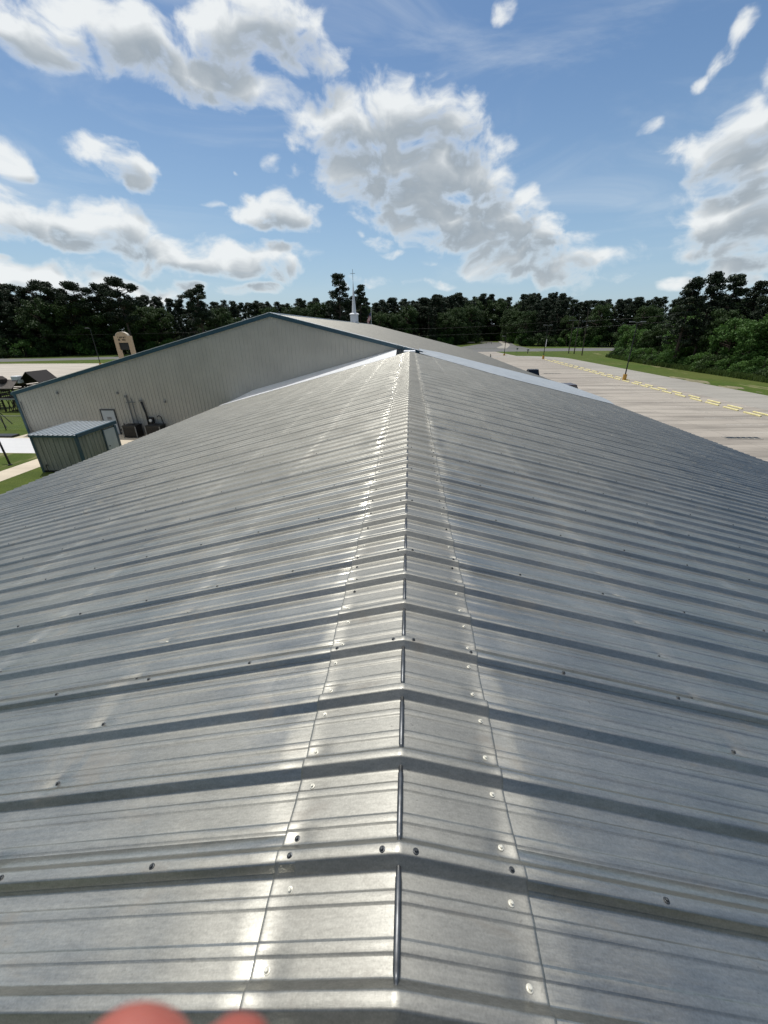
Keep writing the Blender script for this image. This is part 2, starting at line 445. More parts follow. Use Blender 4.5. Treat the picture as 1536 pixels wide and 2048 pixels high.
M_CAR2 = mat('charcoal_truck_paint', (0.02, 0.02, 0.023), 0.2, 0.0, 0.1, 3)
M_TYRE = mat('tyre_rubber', (0.015, 0.015, 0.015), 0.8)
M_RIM = mat('alloy_rim', (0.5, 0.5, 0.5), 0.3, 1.0)
M_SCREWD = mat('dark_screw_head', (0.05, 0.055, 0.06), 0.4, 0.5)
M_SCREWL = mat('pale_screw_head', (0.62, 0.60, 0.52), 0.45, 0.3)
M_RUB = mat('black_rubber_washer', (0.01, 0.01, 0.01), 0.7)
M_WIRE = mat('power_cable', (0.02, 0.02, 0.02), 0.6)
M_BARK = mat('pine_bark', (0.09, 0.065, 0.05), 0.9, 0.0, 0.35, 3, (3, 3, 0.5))
M_SHIRT = mat('grey_cotton_sleeve', (0.12, 0.13, 0.15), 0.9, 0.0, 0.1, 20)

m, t, p = new_mat('mown_grass')
O = t.n.new('ShaderNodeTexCoord').outputs['Object']
g1, g2, g3, g4 = t.noise(O, 0.06, 4), t.noise(O, 0.7, 5, 0.65), t.noise(O, 9.0, 5, 0.7), t.noise(O, 0.12, 5, 0.7, (2.2, 0.5, 1))
c = t.mix(t.rng(g2, 0.3, 0.7), (0.038, 0.076, 0.010, 1), (0.095, 0.14, 0.020, 1))
c = t.mix(t.rng(g1, 0.35, 0.65, 0, 0.7), c, (0.12, 0.125, 0.035, 1))
c = t.mix(t.rng(g3, 0.3, 0.7, 0.0, 0.55), c, (0.025, 0.048, 0.008, 1))
c = t.mix(t.rng(g4, 0.60, 0.68, 0.0, 0.5, True), c, (0.30, 0.25, 0.15, 1))
t.l.new(c, p.inputs['Base Color']); p.inputs['Roughness'].default_value = 0.95; p.inputs['Specular IOR Level'].default_value = 0.15
b = t.n.new('ShaderNodeBump'); b.inputs['Strength'].default_value = 0.7; b.inputs['Distance'].default_value = 0.05
t.l.new(g3, b.inputs['Height']); t.l.new(b.outputs[0], p.inputs['Normal'])
M_GRASS = m


def concrete(name, col_a, col_b, stains=0.5, joints=0.0):
    m, t, p = new_mat(name)
    O = t.n.new('ShaderNodeTexCoord').outputs['Object']
    sp = t.n.new('ShaderNodeSeparateXYZ'); t.l.new(O, sp.inputs[0])
    a, b_, c_ = t.noise(O, 0.05, 5, 0.6), t.noise(O, 0.5, 6, 0.65, (0.18, 1.6, 1)), t.noise(O, 5.0, 5, 0.7)
    d_ = t.noise(O, 0.22, 5, 0.65, (0.35, 1.2, 1), 0.5)
    c = t.mix(t.rng(a, 0.35, 0.65), (*col_a, 1), (*col_b, 1))
    dk = tuple(x * 0.45 for x in col_a)
    c = t.mix(t.rng(b_, 0.42, 0.68, 0, stains, True), c, (*dk, 1))
    c = t.mix(t.rng(d_, 0.5, 0.72, 0, stains * 0.8, True), c, (*tuple(x * 0.62 for x in col_a), 1))
    c = t.mix(t.rng(c_, 0.3, 0.7, 0, 0.25), c, (*tuple(x * 0.7 for x in col_a), 1))
    if joints:
        j = None
        for k in (0, 1):
            fr = t.m('FRACT', t.m('DIVIDE', t.m('ADD', sp.outputs[k], 400.3), joints))
            e = t.m('LESS_THAN', t.m('ABSOLUTE', t.m('SUBTRACT', fr, 0.5)), 0.008)
            j = e if j is None else t.m('MAXIMUM', j, e)
        c = t.mix(t.m('MULTIPLY', j, 0.45), c, (*dk, 1))
    t.l.new(c, p.inputs['Base Color']); p.inputs['Roughness'].default_value = 0.88
    b = t.n.new('ShaderNodeBump'); b.inputs['Strength'].default_value = 0.3; b.inputs['Distance'].default_value = 0.01
    t.l.new(c_, b.inputs['Height']); t.l.new(b.outputs[0], p.inputs['Normal'])
    return m


M_LOT = concrete('stained_lot_concrete', (0.335, 0.297, 0.252), (0.40, 0.36, 0.305), 0.8, 4.6)
M_LANE = concrete('pale_lane_concrete', (0.31, 0.29, 0.255), (0.36, 0.34, 0.295), 0.35, 4.6)
M_LOTL = concrete('left_lot_concrete', (0.46, 0.41, 0.345), (0.52, 0.47, 0.40), 0.45, 6)
M_SLAB = concrete('new_white_slab', (0.60, 0.60, 0.60), (0.66, 0.66, 0.66), 0.10)
M_PATH = concrete('beige_path', (0.58, 0.50, 0.38), (0.64, 0.56, 0.44), 0.25)
M_ROAD = concrete('grey_asphalt', (0.12, 0.12, 0.115), (0.16, 0.158, 0.15), 0.3)
M_DIRT = concrete('pale_gravel', (0.30, 0.28, 0.24), (0.36, 0.34, 0.29), 0.2)
M_LINE = mat('worn_white_paint', (0.50, 0.47, 0.42), 0.8, 0.0, 0.25, 3)


def leaf_mat(name, dark, light, trans=0.25):
    m, t, p = new_mat(name)
    geo = t.n.new('ShaderNodeNewGeometry'); oi = t.n.new('ShaderNodeObjectInfo')
    O = t.n.new('ShaderNodeTexCoord').outputs['Object']
    f = t.m('ADD', t.m('MULTIPLY', geo.outputs['Random Per Island'], 0.5), t.m('MULTIPLY', t.rng(t.noise(O, 0.6, 3), 0.3, 0.7), 0.3))
    f = t.m('ADD', f, t.m('MULTIPLY', oi.outputs['Random'], 0.3), clamp=True)
    c = t.mix(f, (*dark, 1), (*light, 1))
    t.l.new(c, p.inputs['Base Color']); p.inputs['Roughness'].default_value = 0.6; p.inputs['Specular IOR Level'].default_value = 0.25
    tr = t.n.new('ShaderNodeBsdfTranslucent'); t.l.new(c, tr.inputs[0])
    mx = t.n.new('ShaderNodeMixShader'); mx.inputs[0].default_value = trans
    t.l.new(p.outputs[0], mx.inputs[1]); t.l.new(tr.outputs[0], mx.inputs[2])
    t.l.new(mx.outputs[0], t.n['Material Output'].inputs[0])
    return m


M_PINE = leaf_mat('pine_needles', (0.008, 0.018, 0.008), (0.030, 0.050, 0.020), 0.08)
M_OAK = leaf_mat('oak_leaves', (0.016, 0.038, 0.011), (0.058, 0.100, 0.024), 0.16)
M_BRIGHT = leaf_mat('bright_leaves', (0.034, 0.088, 0.018), (0.105, 0.200, 0.040), 0.25)
M_WEED = leaf_mat('tall_weeds', (0.05, 0.09, 0.02), (0.13, 0.18, 0.05), 0.25)

# ------------------------------------------------------------------ ground, roads, lots
def sheet(name, pts, z, m_, kind='structure'):
    o = MB().poly([(x, y, z) for x, y in pts]).build(name, m_)
    return tag(o, kind=kind)


gb = MB()
xs = [-2600, -900, -400, -200, -100, -50, 0, 50, 100, 200, 400, 900, 2600]
for i in range(len(xs) - 1):
    for j in range(len(xs) - 1):
        gb.quad((xs[i], xs[j], GZ), (xs[i + 1], xs[j], GZ), (xs[i + 1], xs[j + 1], GZ), (xs[i], xs[j + 1], GZ))
tag(gb.build('ground', M_GRASS), kind='structure')
Z1, Z2, Z3 = GZ + 0.004, GZ + 0.008, GZ + 0.012
rc = [(44.4 - 14 + 14 * math.cos(a), 119 + 14 * math.sin(a)) for a in [R(90) * k / 10 for k in range(11)]]
sheet('parking_lot', [(13.9, -40), (44.2, -40)] + rc + [(33, 133), (31, 160), (17, 160), (19, 133), (-8, 133), (-8, 118.6), (17.4, 118.6), (15.6, 79.5), (13.9, 52)], Z1, M_LOT)
lane = [(37.0, -40), (44.2, -40)] + rc + [(20, 133), (20, 128), (33, 127), (38.6, 119), (36.6, 60)]
sheet('driving_lane', lane, Z2, M_LANE)
sheet('road', [(-420, 119), (-120, 119), (-60, 138), (0, 156), (60, 159), (340, 162), (340, 182), (60, 181), (0, 178), (-60, 156), (-120, 133), (-420, 133)], Z2, M_ROAD)
sheet('path', [(38, 181), (50, 181), (52, 215), (60, 262), (48, 262), (33, 222), (16, 181)], Z1, M_ROAD)
sheet('sidewalk', [(38, 183), (41, 183), (50, 217), (66, 300), (60, 300), (47, 219), (38, 190)], Z3, M_DIRT)
sheet('left_parking_lot', [(-330, 60), (-45, 60), (-45, 110.5), (-330, 112)], Z1, M_LOTL)
sheet('concrete_slab', [(-46, 26.0), (-15, 26.0), (-15, 31.65), (-32.6, 31.65), (-32.6, 30.3), (-46, 30.3)], Z1, M_PATH)
sheet('white_slab', [(-46, 26.05), (-26.2, 26.05), (-26.2, 28.2), (-30, 30.2), (-46, 30.2)], Z2, M_SLAB)
sheet('path', [(-25.75, 4), (-23.85, 4), (-23.75, 26.0), (-25.45, 26.0)], Z1, M_PATH)
tag(MB().box(-60, -32.75, 30.35, 31.1, GZ, GZ + 0.16).build('border_kerb', M_DARK, bevel=0.02), kind='structure')
# sandy worn verge beside the lot
vb = MB()
for k in range(34):
    y = random.uniform(38, 74); x = 44.6 + abs(random.gauss(0, 0.8)); r = random.uniform(0.3, 1.2)
    n = 11
    vb.poly([(x + r * 0.7 * random.uniform(0.6, 1.2) * math.cos(2 * PI * i / n), y + r * 1.7 * random.uniform(0.6, 1.2) * math.sin(2 * PI * i / n), Z1 + 0.004 + 0.0004 * k) for i in range(n)])
tag(vb.build('sand_verge', mat('sandy_soil', (0.20, 0.18, 0.10), 0.95, 0, 0.3, 1.2)), kind='stuff', label='patches of bare sandy soil along the lot edge', cat='soil')


def rowx(y, near=True):
    pts = [(40, 33.45), (60, 33.95), (118, 36.4)] if near else [(40, 34.45), (60, 35.05), (118, 37.8)]
    if y <= 60: (a, xa), (b, xb) = pts[0], pts[1]
    else: (a, xa), (b, xb) = pts[1], pts[2]
    return xa + (xb - xa) * (y - a) / (b - a)


lb = MB()
for k in range(-6, 27):
    y = 39.3 + 2.96 * k
    x1 = rowx(y) - 0.3
    lb.quad((x1 - 5.2, y, Z3), (x1, y, Z3), (x1, y + 0.1, Z3), (x1 - 5.2, y + 0.1, Z3))
    if k % 1 == 0: lb.quad((x1 + 1.9, y, Z3), (x1 + 3.6, y, Z3), (x1 + 3.6, y + 0.1, Z3), (x1 + 1.9, y + 0.1, Z3))
tag(lb.build('parking_line', M_LINE), kind='structure')

# ------------------------------------------------------------------ near metal building
SL, SR, WL, WR = 0.25908, 0.238044, 14.264, 13.726
Y0, Y1 = -6.2, 30.35


def fillet_profile(seam=False):
    p_ = [(-.054, 0), (-.047, 0.0), (-.0435, .0012), (-.040, .0050), (-.0190, .0335), (-.0160, .0366), (-.0115, .038), (.0115, .038), (.0160, .0366), (.0190, .0335), (.040, .0050), (.0435, .0012), (.047, 0), (.054, 0)]
    for c_ in (0.1016, 0.2032):
        p_ += [(c_ - .020, 0), (c_ - .017, 0), (c_ - .0125, .0040), (c_ - .010, .0046), (c_ + .010, .0046), (c_ + .0125, .0040), (c_ + .017, 0), (c_ + .020, 0)]
    return p_


def rib_rows(y0, y1, off=0.0):
    out = []
    k0 = int(math.floor((y0 - RIB0) / RIB)) - 1; k1 = int(math.ceil((y1 - RIB0) / RIB)) + 1
    for k in range(k0, k1):
        for (dy, h) in fillet_profile():
            y = RIB0 + k * RIB + dy
            if y0 <= y <= y1: out.append((y, h - 0.038 + off))
    return out


def ribbed_slope(side, slope, xs_, rows, wob=0.0, thick_edge=False):
    mb = MB(); nx = len(xs_)
    for (y, h) in rows:
        for x in xs_:
            w = wob * (math.sin(x * 1.7 + y * 2.3) * 0.5 + math.sin(x * 3.1 - y * 1.1) * 0.5)
            mb.v.append((side * x, y, -slope * x + h + w))
    for j in range(len(rows) - 1):
        for i in range(nx - 1):
            a = j * nx + i; q = (a, a + 1, a + nx + 1, a + nx)
            mb.f.append(q if side > 0 else q[::-1])
    return mb


bld = thing('metal_building', (0, 0, GZ), 'grey ribbed metal roof underfoot, its ridge running away to the larger pale hall', 'building')
rows = [(-46.0, -.030), (-30.0, -.030), (-6.21, -.030)] + rib_rows(Y0, Y1)
lx = [0.0, 0.3, 0.6, 0.95, 1.3, 1.6, 1.95, 2.4, 2.95, 3.6, 4.45, 5.3, 5.95, 6.7, 7.45, 8.2, 8.95, 9.7, 10.45, 11.2, 11.95, 12.7, 13.3]
ribbed_slope(-1, SL, lx + [WL], rows, 0.0012).build('roof_slope', M_ROOF, bld, smooth=True)
ribbed_slope(1, SR, lx + [WR], rows, 0.0012).build('roof_slope', M_ROOF, bld, smooth=True)
# ridge cap, slightly irregular lower edges
cap = MB()
crow = rib_rows(Y0, Y1, 0.0045)
cx = [-0.393, -0.390, -0.384, -0.374, -0.30, -0.15, -0.03, -0.012, 0.0, 0.012, 0.03, 0.15, 0.30, 0.374, 0.384, 0.390, 0.393]
nx = len(cx)
for (y, h) in crow:
    wv = 0.006 * math.sin(y * 3.7) + 0.004 * math.sin(y * 11.0 + 1)
    for i, x in enumerate(cx):
        s_ = SL if x < 0 else SR
        xx = x + (wv * (-1 if x < 0 else 1) if abs(x) > 0.35 else 0)
        z = -s_ * abs(xx) + h
        if abs(x) < 0.02: z -= 0.0015
        if i in (0, nx - 1): z -= 0.0026
        if i in (1, nx - 2): z += 0.0004
        if i in (2, nx - 3): z += 0.0012
        lift = 0.0012 * math.sin(y * 20 + x) if abs(x) > 0.35 else 0
        cap.v.append((xx, y, z + lift))
for j in range(len(crow) - 1):
    for i in range(nx - 1):
        a = j * nx + i; cap.f.append((a, a + 1, a + nx + 1, a + nx))
cap_o = cap.build('ridge_cap', M_CAP, bld, smooth=True)
bead = MB()
k = -29
while RIB0 + k * RIB < Y1 - 0.3:
    ya, yb = RIB0 + k * RIB + 0.018, RIB0 + (k + 1) * RIB - 0.028
    if ya > Y0:
        zf = -0.0275
        zb = -0.0290
        bead.tube([(0, ya - 0.002, -0.008), (0, ya + 0.012, -0.021), (0, ya + 0.026, zb), (0, ya + 0.034, zb + 0.0015), (0, (ya + yb) / 2, zb + 0.002), (0, yb - 0.035, zb + 0.0015), (0, yb - 0.030, zb), (0, yb - 0.004, zb - 0.001), (0, yb, zb - 0.004)],
                  [0.0035, 0.0062, 0.0082, 0.0098, 0.0100, 0.0098, 0.0084, 0.0080, 0.0065], 12)
    k += 1
bead.build('ridge_bead', M_BEAD, cap_o, smooth=True)
# lapped panel edges: a second sheet over every third rib
for side, s_, W_ in ((-1, SL, WL), (1, SR, WR)):
    lap = MB()
    k = -29
    while RIB0 + k * RIB < Y1 - 0.05:
        if k % 3 == 0:
            yc = RIB0 + k * RIB
            prof = [(-.0335, .0140), (-.0345, .0165), (-.0335, .0180), (-.0225, .0330), (-.0212, .0348), (-.0175, .0395), (-.0115, .0410), (.0115, .0410), (.0175, .0395), (.0215, .0350), (.0430, .0048), (.050, .0026), (.078, .0022), (.0785, .0005)]
            segs = [0.33, 1.6, 3.2, 6, 9, 12, W_ + 0.004]
            st = len(lap.v)
            for (dy, h) in prof:
                for x in segs:
                    w = 0.0012 * (math.sin(x * 1.7 + yc * 2.3) * 0.5 + math.sin(x * 3.1 - yc * 1.1) * 0.5)
                    e = 0.0016 * math.sin(x * 5 + yc * 7) if dy < -.02 else 0
                    lap.v.append((side * x, yc + dy + e, -s_ * x + h - 0.038 + w))
            n = len(segs)
            for j in range(len(prof) - 1):
                for i in range(n - 1):
                    a = st + j * n + i; q = (a, a + 1, a + n + 1, a + n); lap.f.append(q if side > 0 else q[::-1])
        k += 1
    lap.build('panel_lap', M_ROOF, bld, smooth=True)
# walls below and eave trim
wb = MB()
wb.box(-WL + 0.5, WR - 0.5, -45.5, Y1 + 1.2, GZ, -3.95)
wb.build('wall', M_WALL, bld)
MB().box(-WL + 0.02, -WL + 0.16, Y0 + 0.1, 30.3, -3.95, -3.76).build('gutter', M_DARK, bld)
MB().box(WR - 0.16, WR - 0.02, Y0 + 0.1, 31.5, -3.50, -3.335).build('gutter', M_DARK, bld)
# roof to wall flashing on the left, wide transition flashing on the right
fl = MB()
for i in range(28):
    xa, xb = 0.95 + (WL - 0.95) * i / 28, 0.95 + (WL - 0.95) * (i + 1) / 28
    def P(x, u):
        tap = min(1.0, max(0.0, (WL - x) / 2.0)) * (1 if x > 0.8 else 0.6)
        y = 29.5 + 2.18 * u
        return (-x, y, -SL * x + 0.012 + 0.34 * (u ** 1.6) * tap)
    for u0 in (0, .25, .5, .75): fl.quad(P(xa, u0), P(xa, u0 + .25), P(xb, u0 + .25), P(xb, u0))
    fl.quad(P(xa, 0), P(xb, 0), (-xb, 29.5, -SL * xb - 0.03), (-xa, 29.5, -SL * xa - 0.03))
fl.build('wall_flashing', M_FLASH, bld)
fr = MB()
for i in range(20):
    def Q(f, u):
        x = 0.75 + (WR - 0.75) * f
        ya = 31.0 - 3.3 * min(1, f / .42); yb = 34.5 + 3.0 * min(1, f / .15)
        y = ya + (yb - ya) * u
        kk = min(1, u * (yb - ya) / 1.5)
        return (x, y, -SR * x + 0.014 + 0.165 * kk * kk * (3 - 2 * kk))
    for j in range(10):
        a, b_ = i / 20, (i + 1) / 20; u0, u1 = j / 10, (j + 1) / 10
        fr.quad(Q(a, u0), Q(b_, u0), Q(b_, u1), Q(a, u1))
fr.build('transition_flashing', mat('dull_grey_flashing', (0.36, 0.385, 0.40), 0.55, 0.4, 0.08, 1.5), bld, smooth=True)
MB().box(-0.42, 0.42, 30.3, 31.6, -0.14, 0.02).build('ridge_end_cap', M_FLASH, bld, bevel=0.03)

# screws: washer + hex head; the hundred nearest are parts of their own, the rest one mesh
def screw_mesh(mb, mtx):
    st = len(mb.v)
    prof = [(0.0098, 0.0), (0.0098, 0.0012), (0.0088, 0.0022), (0.0070, 0.0026), (0.0062, 0.0030), (0.0060, 0.0034)]
    n = 12
    for r_, z in prof:
        for k_ in range(n): mb.v.append(tuple(mtx @ Vector((r_ * math.cos(2 * PI * k_ / n), r_ * math.sin(2 * PI * k_ / n), z))))
    for r_, z in ((0.0044, 0.0034), (0.0044, 0.0078), (0.0034, 0.0086)):
        for k_ in range(n):
            kk = PI / 3 * ((k_ // 2)) if True else 0
            a = PI / 3 * (k_ / 2)
            rr = r_ / math.cos(((a + PI / 6) % (PI / 3)) - PI / 6) if k_ % 2 else r_ * 1.05
            mb.v.append(tuple(mtx @ Vector((rr * math.cos(a), rr * math.sin(a), z))))
    rings = len(prof) + 3
    for j in range(rings - 1):
        for k_ in range(n):
            a, b_ = st + j * n + k_, st + j * n + (k_ + 1) % n
            mb.f.append((a, b_, b_ + n, a + n))
    mb.f.append(tuple(st + (rings - 1) * n + k_ for k_ in range(n)))


spots = []                                    # x, y, z, side, pale?
k = -8
while RIB0 + k * RIB < Y1 - 0.2:
    yr = RIB0 + k * RIB
    seam = (k % 3 == 0)
    for side, s_, W_ in ((-1, SL, WL), (1, SR, WR)):
        j = random.uniform(-.006, .006)
        # cap edge: one beyond, one before each rib
        for dy in ((0.066, -0.070) if yr < 12 else (0.062,)):
            x = 0.340 + random.uniform(-.012, .012)
            spots.append((side * x, yr + dy + random.uniform(-.006, .006), -s_ * x - 0.0335, side, random.random() < (0.92 if yr < 1.9 else 0.35)))
        if seam:
            spots.append((side * 0.352, yr - 0.002, -s_ * 0.352 + 0.0035, side, False))
            spots.append((side * 0.052, yr - 0.003, -s_ * 0.052 + 0.0045, side, False))
            q = 0.85
            while q < W_ - 0.3:
                spots.append((side * (q + j), yr - 0.002, -s_ * (q + j) + 0.003, side, False)); q += 0.6235
        for q in PURLINS[1:]:
            spots.append((side * (q + random.uniform(-.012, .012)), yr + 0.064, None, side, random.random() < 0.12))
    k += 1
full = []
for (x, y, z, side, pale) in spots:
    s_ = SL if side < 0 else SR
    if z is None: z = -s_ * abs(x) - 0.0385
    full.append((Vector((x, y, z)), side, pale))
def infront(v):
    d = v - CAM; f_ = d.dot(FX)
    if f_ < 0.05: return False
    return abs(d.dot(RX) / f_) < 1.02 and abs(d.dot(UX) / f_) < 1.32
full = [s for s in full if s[0].y < 29.8]
vis = sorted([s for s in full if infront(s[0])], key=lambda s: (s[0] - CAM).length)[:100]
visid = set(id(s) for s in vis)
sm = {}
for pale in (True, False):
    mb = MB(); screw_mesh(mb, Matrix())
    o = mb.build('screw', M_SCREWL if pale else M_SCREWD, bld, smooth=False); sm[pale] = o
used = {True: False, False: False}
for (v, side, pale) in vis:
    o = sm[pale] if not used[pale] else sm[pale].copy()
    if used[pale]: col.objects.link(o)
    used[pale] = True
    o.parent = bld; o.matrix_parent_inverse = Matrix.Translation((0, 0, -GZ))
    s_ = SL if side < 0 else SR
    o.location = v
    o.rotation_euler = Euler((random.uniform(-.06, .06), side * math.atan(s_) + random.uniform(-.05, .05), random.uniform(0, 1)))
    if pale: o['label'] = 'pale capped roofing screw'
rest = MB()
for s in full:
    if id(s) in visid: continue
    v, side, pale = s
    if v.y < -0.3: continue
    s_ = SL if side < 0 else SR
    a = side * math.atan(s_)
    mtx = Matrix.Translation(v) @ Matrix.Rotation(a, 4, 'Y')
    st = len(rest.v)
    n = 6
    for r_, z in ((0.0098, 0.0), (0.0092, 0.0025), (0.005, 0.0035), (0.005, 0.0085)):
        for k_ in range(n): rest.v.append(tuple(mtx @ Vector((r_ * math.cos(2 * PI * k_ / n), r_ * math.sin(2 * PI * k_ / n), z))))
    for j in range(3):
        for k_ in range(n):
            a_, b_ = st + j * n + k_, st + j * n + (k_ + 1) % n
            rest.f.append((a_, b_, b_ + n, a_ + n))
    rest.f.append(tuple(st + 3 * n + k_ for k_ in range(n)))
ro = rest.build('distant_screws', M_SCREWD, bld); ro['kind'] = 'stuff'

# ------------------------------------------------------------------ the larger hall behind
HY, HX, HZ = 31.71, -10.22, 2.55
HLx, HRx = -32.42, 13.73
hall = thing('church_hall', (HX, HY, GZ), 'large pale ribbed metal hall with a slate blue gable edge and a white steeple', 'building')
def htop(x): return HZ + 0.2505 * (x - HX) if x < HX else HZ - 0.24 * (x - HX)


def ribbed_wall(mb, p0, p1, z0, topf, out, period=RIB, depth=0.042):
    p0, p1, out = Vector(p0), Vector(p1), Vector(out); L = (p1 - p0).length; d = (p1 - p0) / L
    pr = [(0, 0), (.05, 0), (.066, depth), (.094, depth), (.11, 0), (.17, 0), (.176, depth * .18), (.19, depth * .18), (.196, 0), (.24, 0), (.246, depth * .18), (.26, depth * .18), (.266, 0)]
    cols_ = []; s_ = 0.0
    while s_ < L:
        for a, h in pr:
            if s_ + a < L: cols_.append((s_ + a, h))
        s_ += period
    cols_.append((L, 0))
    st = len(mb.v)
    for a, h in cols_:
        q = p0 + d * a + out * h
        mb.v.append((q.x, q.y, z0)); mb.v.append((q.x, q.y, topf(q.x, q.y)))
    for i in range(len(cols_) - 1):
        a = st + 2 * i; mb.f.append((a, a + 2, a + 3, a + 1))


gw = MB(); ribbed_wall(gw, (HLx, HY, 0), (HX, HY, 0), GZ, lambda x, y: htop(x) - 0.02, (0, -1, 0)); ribbed_wall(gw, (HX, HY, 0), (HRx - 0.1, HY, 0), GZ, lambda x, y: htop(x) - 0.02, (0, -1, 0))
gw.build('gable_wall', M_WALL, hall)
sw = MB()
ribbed_wall(sw, (HLx, 118, 0), (HLx, HY, 0), GZ, lambda x, y: -3.06, (-1, 0, 0), 0.61)
sw.build('side_wall', M_WALL, hall)
sw = MB(); sw.poly([(HRx - .05, HY, GZ), (HRx - .05, 52, GZ), (HRx - .05, 52, -3.3), (HRx - .05, HY, -3.3)]); sw.poly([(HRx - .05, 52, GZ), (17.0, 118, GZ), (17.0, 118, -4.0), (HRx - .05, 52, -3.3)])
sw.poly([(17, 118, GZ), (HLx, 118, GZ), (HLx, 118, -3.06), (HX, 118, HZ - .05), (17, 118, -4.05)])
sw.build('side_wall', M_WALL, hall)
# roof: real ribs down both slopes
def hall_roof(side):
    mb = MB(); y = HY - 0.02; rws = []
    while y < 118:
        for a, h in ((0, 0), (.03, .03), (.06, .03), (.09, 0), (.30, 0)):
            rws.append((y + a, h))
        y += 0.6096
    for (yy, h) in rws:
        for u in (0, 0.25, 0.5, 0.75, 1):
            xe = HLx - 0.1 if side < 0 else (HRx if yy <= 52 else HRx + (yy - 52) / 66 * 3.3)
            x = HX + (xe - HX) * u
            mb.v.append((x, yy, htop(x) + h + 0.01))
    for j in range(len(rws) - 1):
        for i in range(4):
            a = j * 5 + i; q = (a, a + 1, a + 6, a + 5); mb.f.append(q if side > 0 else q[::-1])
    return mb


hall_roof(-1).build('roof_slope', M_ROOF2, hall); rr_ = hall_roof(1).build('roof_slope', M_ROOF2, hall)
MB().box(-0.25, 0.25, 0, 86.3, -0.03, 0.05, Matrix.Translation((HX, HY, HZ + 0.01))).build('ridge_cap', M_FLASH, hall)
# rake trim: slate blue fascia with a pale top edge
def rake(mb, x0, x1, lo, hi, y0, y1):
    mb.extrude([(x0, y0, htop(x0) + lo), (x1, y0, htop(x1) + lo), (x1, y0, htop(x1) + hi), (x0, y0, htop(x0) + hi)], (0, y1 - y0, 0))
rk = MB(); rake(rk, HLx - 0.1, HX, -0.21, 0.05, HY - 0.10, HY - 0.045); rake(rk, HX, 1.0, -0.21, 0.05, HY - 0.10, HY - 0.045)
rk.build('rake_trim', M_TEAL, hall)
rk = MB(); rake(rk, HLx - 0.1, HX, 0.052, 0.085, HY - 0.11, HY + 0.22); rake(rk, HX, 1.0, 0.052, 0.085, HY - 0.11, HY + 0.22)
rk.build('rake_cap', M_FLASH, hall)
ct = MB(); ct.box(HLx - 0.09, HLx - 0.035, HY - 0.09, HY + 0.14, GZ, -3.2); ct.box(HLx - 0.035, HLx + 0.12, HY - 0.09, HY - 0.04, GZ, -3.2)
ct.build('corner_trim', M_TEAL, hall)
gt = MB(); gt.box(HLx - 0.27, HLx - 0.10, HY - 0.1, 118, -3.22, -3.05); gt.build('gutter', M_TEAL, hall)
ds = MB().tube([(-32.07, HY - 0.10, -3.74), (-32.07, HY - 0.10, GZ + 0.2), (-32.07, HY - 0.3, GZ + 0.1)], 0.045, 8); ds.build('downspout', M_GREYM, hall)
# door
dr = MB().box(-25.36, -24.28, HY - 0.075, HY - 0.035, GZ + 0.06, -4.45).build('door', M_DOOR, hall, bevel=0.006)
df = MB(); df.box(-25.46, -25.365, HY - 0.085, HY - 0.031, GZ, -4.35); df.box(-24.275, -24.18, HY - 0.085, HY - 0.031, GZ, -4.35); df.box(-25.365, -24.275, HY - 0.085, HY - 0.031, -4.445, -4.35)
df.build('door_frame', mat('dark_door_frame', (0.05, 0.055, 0.06), 0.5), hall)
MB().box(-25.0, -24.62, HY - 0.082, HY - 0.0765, -5.2, -4.98).build('door_sign', M_GREYM, dr)
MB().tube([(-24.42, HY - 0.14, GZ + 1.0), (-24.42, HY - 0.078, GZ + 1.0)], 0.028, 8).build('door_handle', M_DARK, dr)
# conduits, vent pipe, lights
cd = MB()
cd.tube([(-22.86, HY - 0.09, -3.26), (-22.80, HY - 0.09, -5.55)], 0.05, 6); cd.tube([(-22.5, HY - 0.09, -3.45), (-22.42, HY - 0.09, -5.55)], 0.035, 6)
cd.bar((-23.0, HY - 0.08, -3.8), (-22.25, HY - 0.08, -3.8), 0.06); cd.bar((-22.95, HY - 0.08, -5.56), (-22.2, HY - 0.08, -5.56), 0.06); cd.box(-22.95, -22.78, HY - 0.2, HY - 0.04, -3.4, -3.22)
cd.build('conduit', M_GREYM, hall)
vp = MB().tube([(-21.68, HY - 0.14, -3.66), (-21.52, HY - 0.14, -4.6), (-21.46, HY - 0.14, -6.4)], [0.085, 0.08, 0.08], 10).build('vent_pipe', M_DARK, hall, smooth=True)
MB().tube([(-21.68, HY - 0.14, -3.72), (-21.68, HY - 0.14, -3.58)], 0.12, 10).build('pipe_cap', M_GREYM, vp)
mt = MB(); mt.box(-21.38, -20.98, HY - 0.24, HY - 0.04, -5.5, -4.98); mt.box(-21.25, -21.1, HY - 0.16, HY - 0.04, -6.4, -5.5)
mt = mt.build('meter_box', M_DARK, hall, bevel=0.02)
MB().tube([(-21.18, HY - 0.33, -5.22), (-21.18, HY - 0.235, -5.22)], 0.12, 12).build('meter_dial', M_FLASH, mt)
for lx_, lz in ((-23.5, -3.05), (-19.7, -3.73), (-28.6, -3.05)):
    w_ = MB(); w_.box(lx_ - 0.07, lx_ + 0.07, HY - 0.18, HY - 0.035, lz - 0.1, lz + 0.1); w_.build('wall_light', M_GREYM, hall, bevel=0.02)
mf = MB()
for i in range(5):
    x = -23.9 + i * 0.24; h = (0.75, 0.95, 0.6, 0.85, 0.7)[i]
    mf.tube([(x, HY - 0.12, GZ), (x, HY - 0.12, GZ + h)], 0.04, 6); mf.box(x - 0.08, x + 0.08, HY - 0.22, HY - 0.05, GZ + h * 0.5, GZ + h * 0.5 + 0.16)
mf.build('meter_manifold', M_DARK, hall)
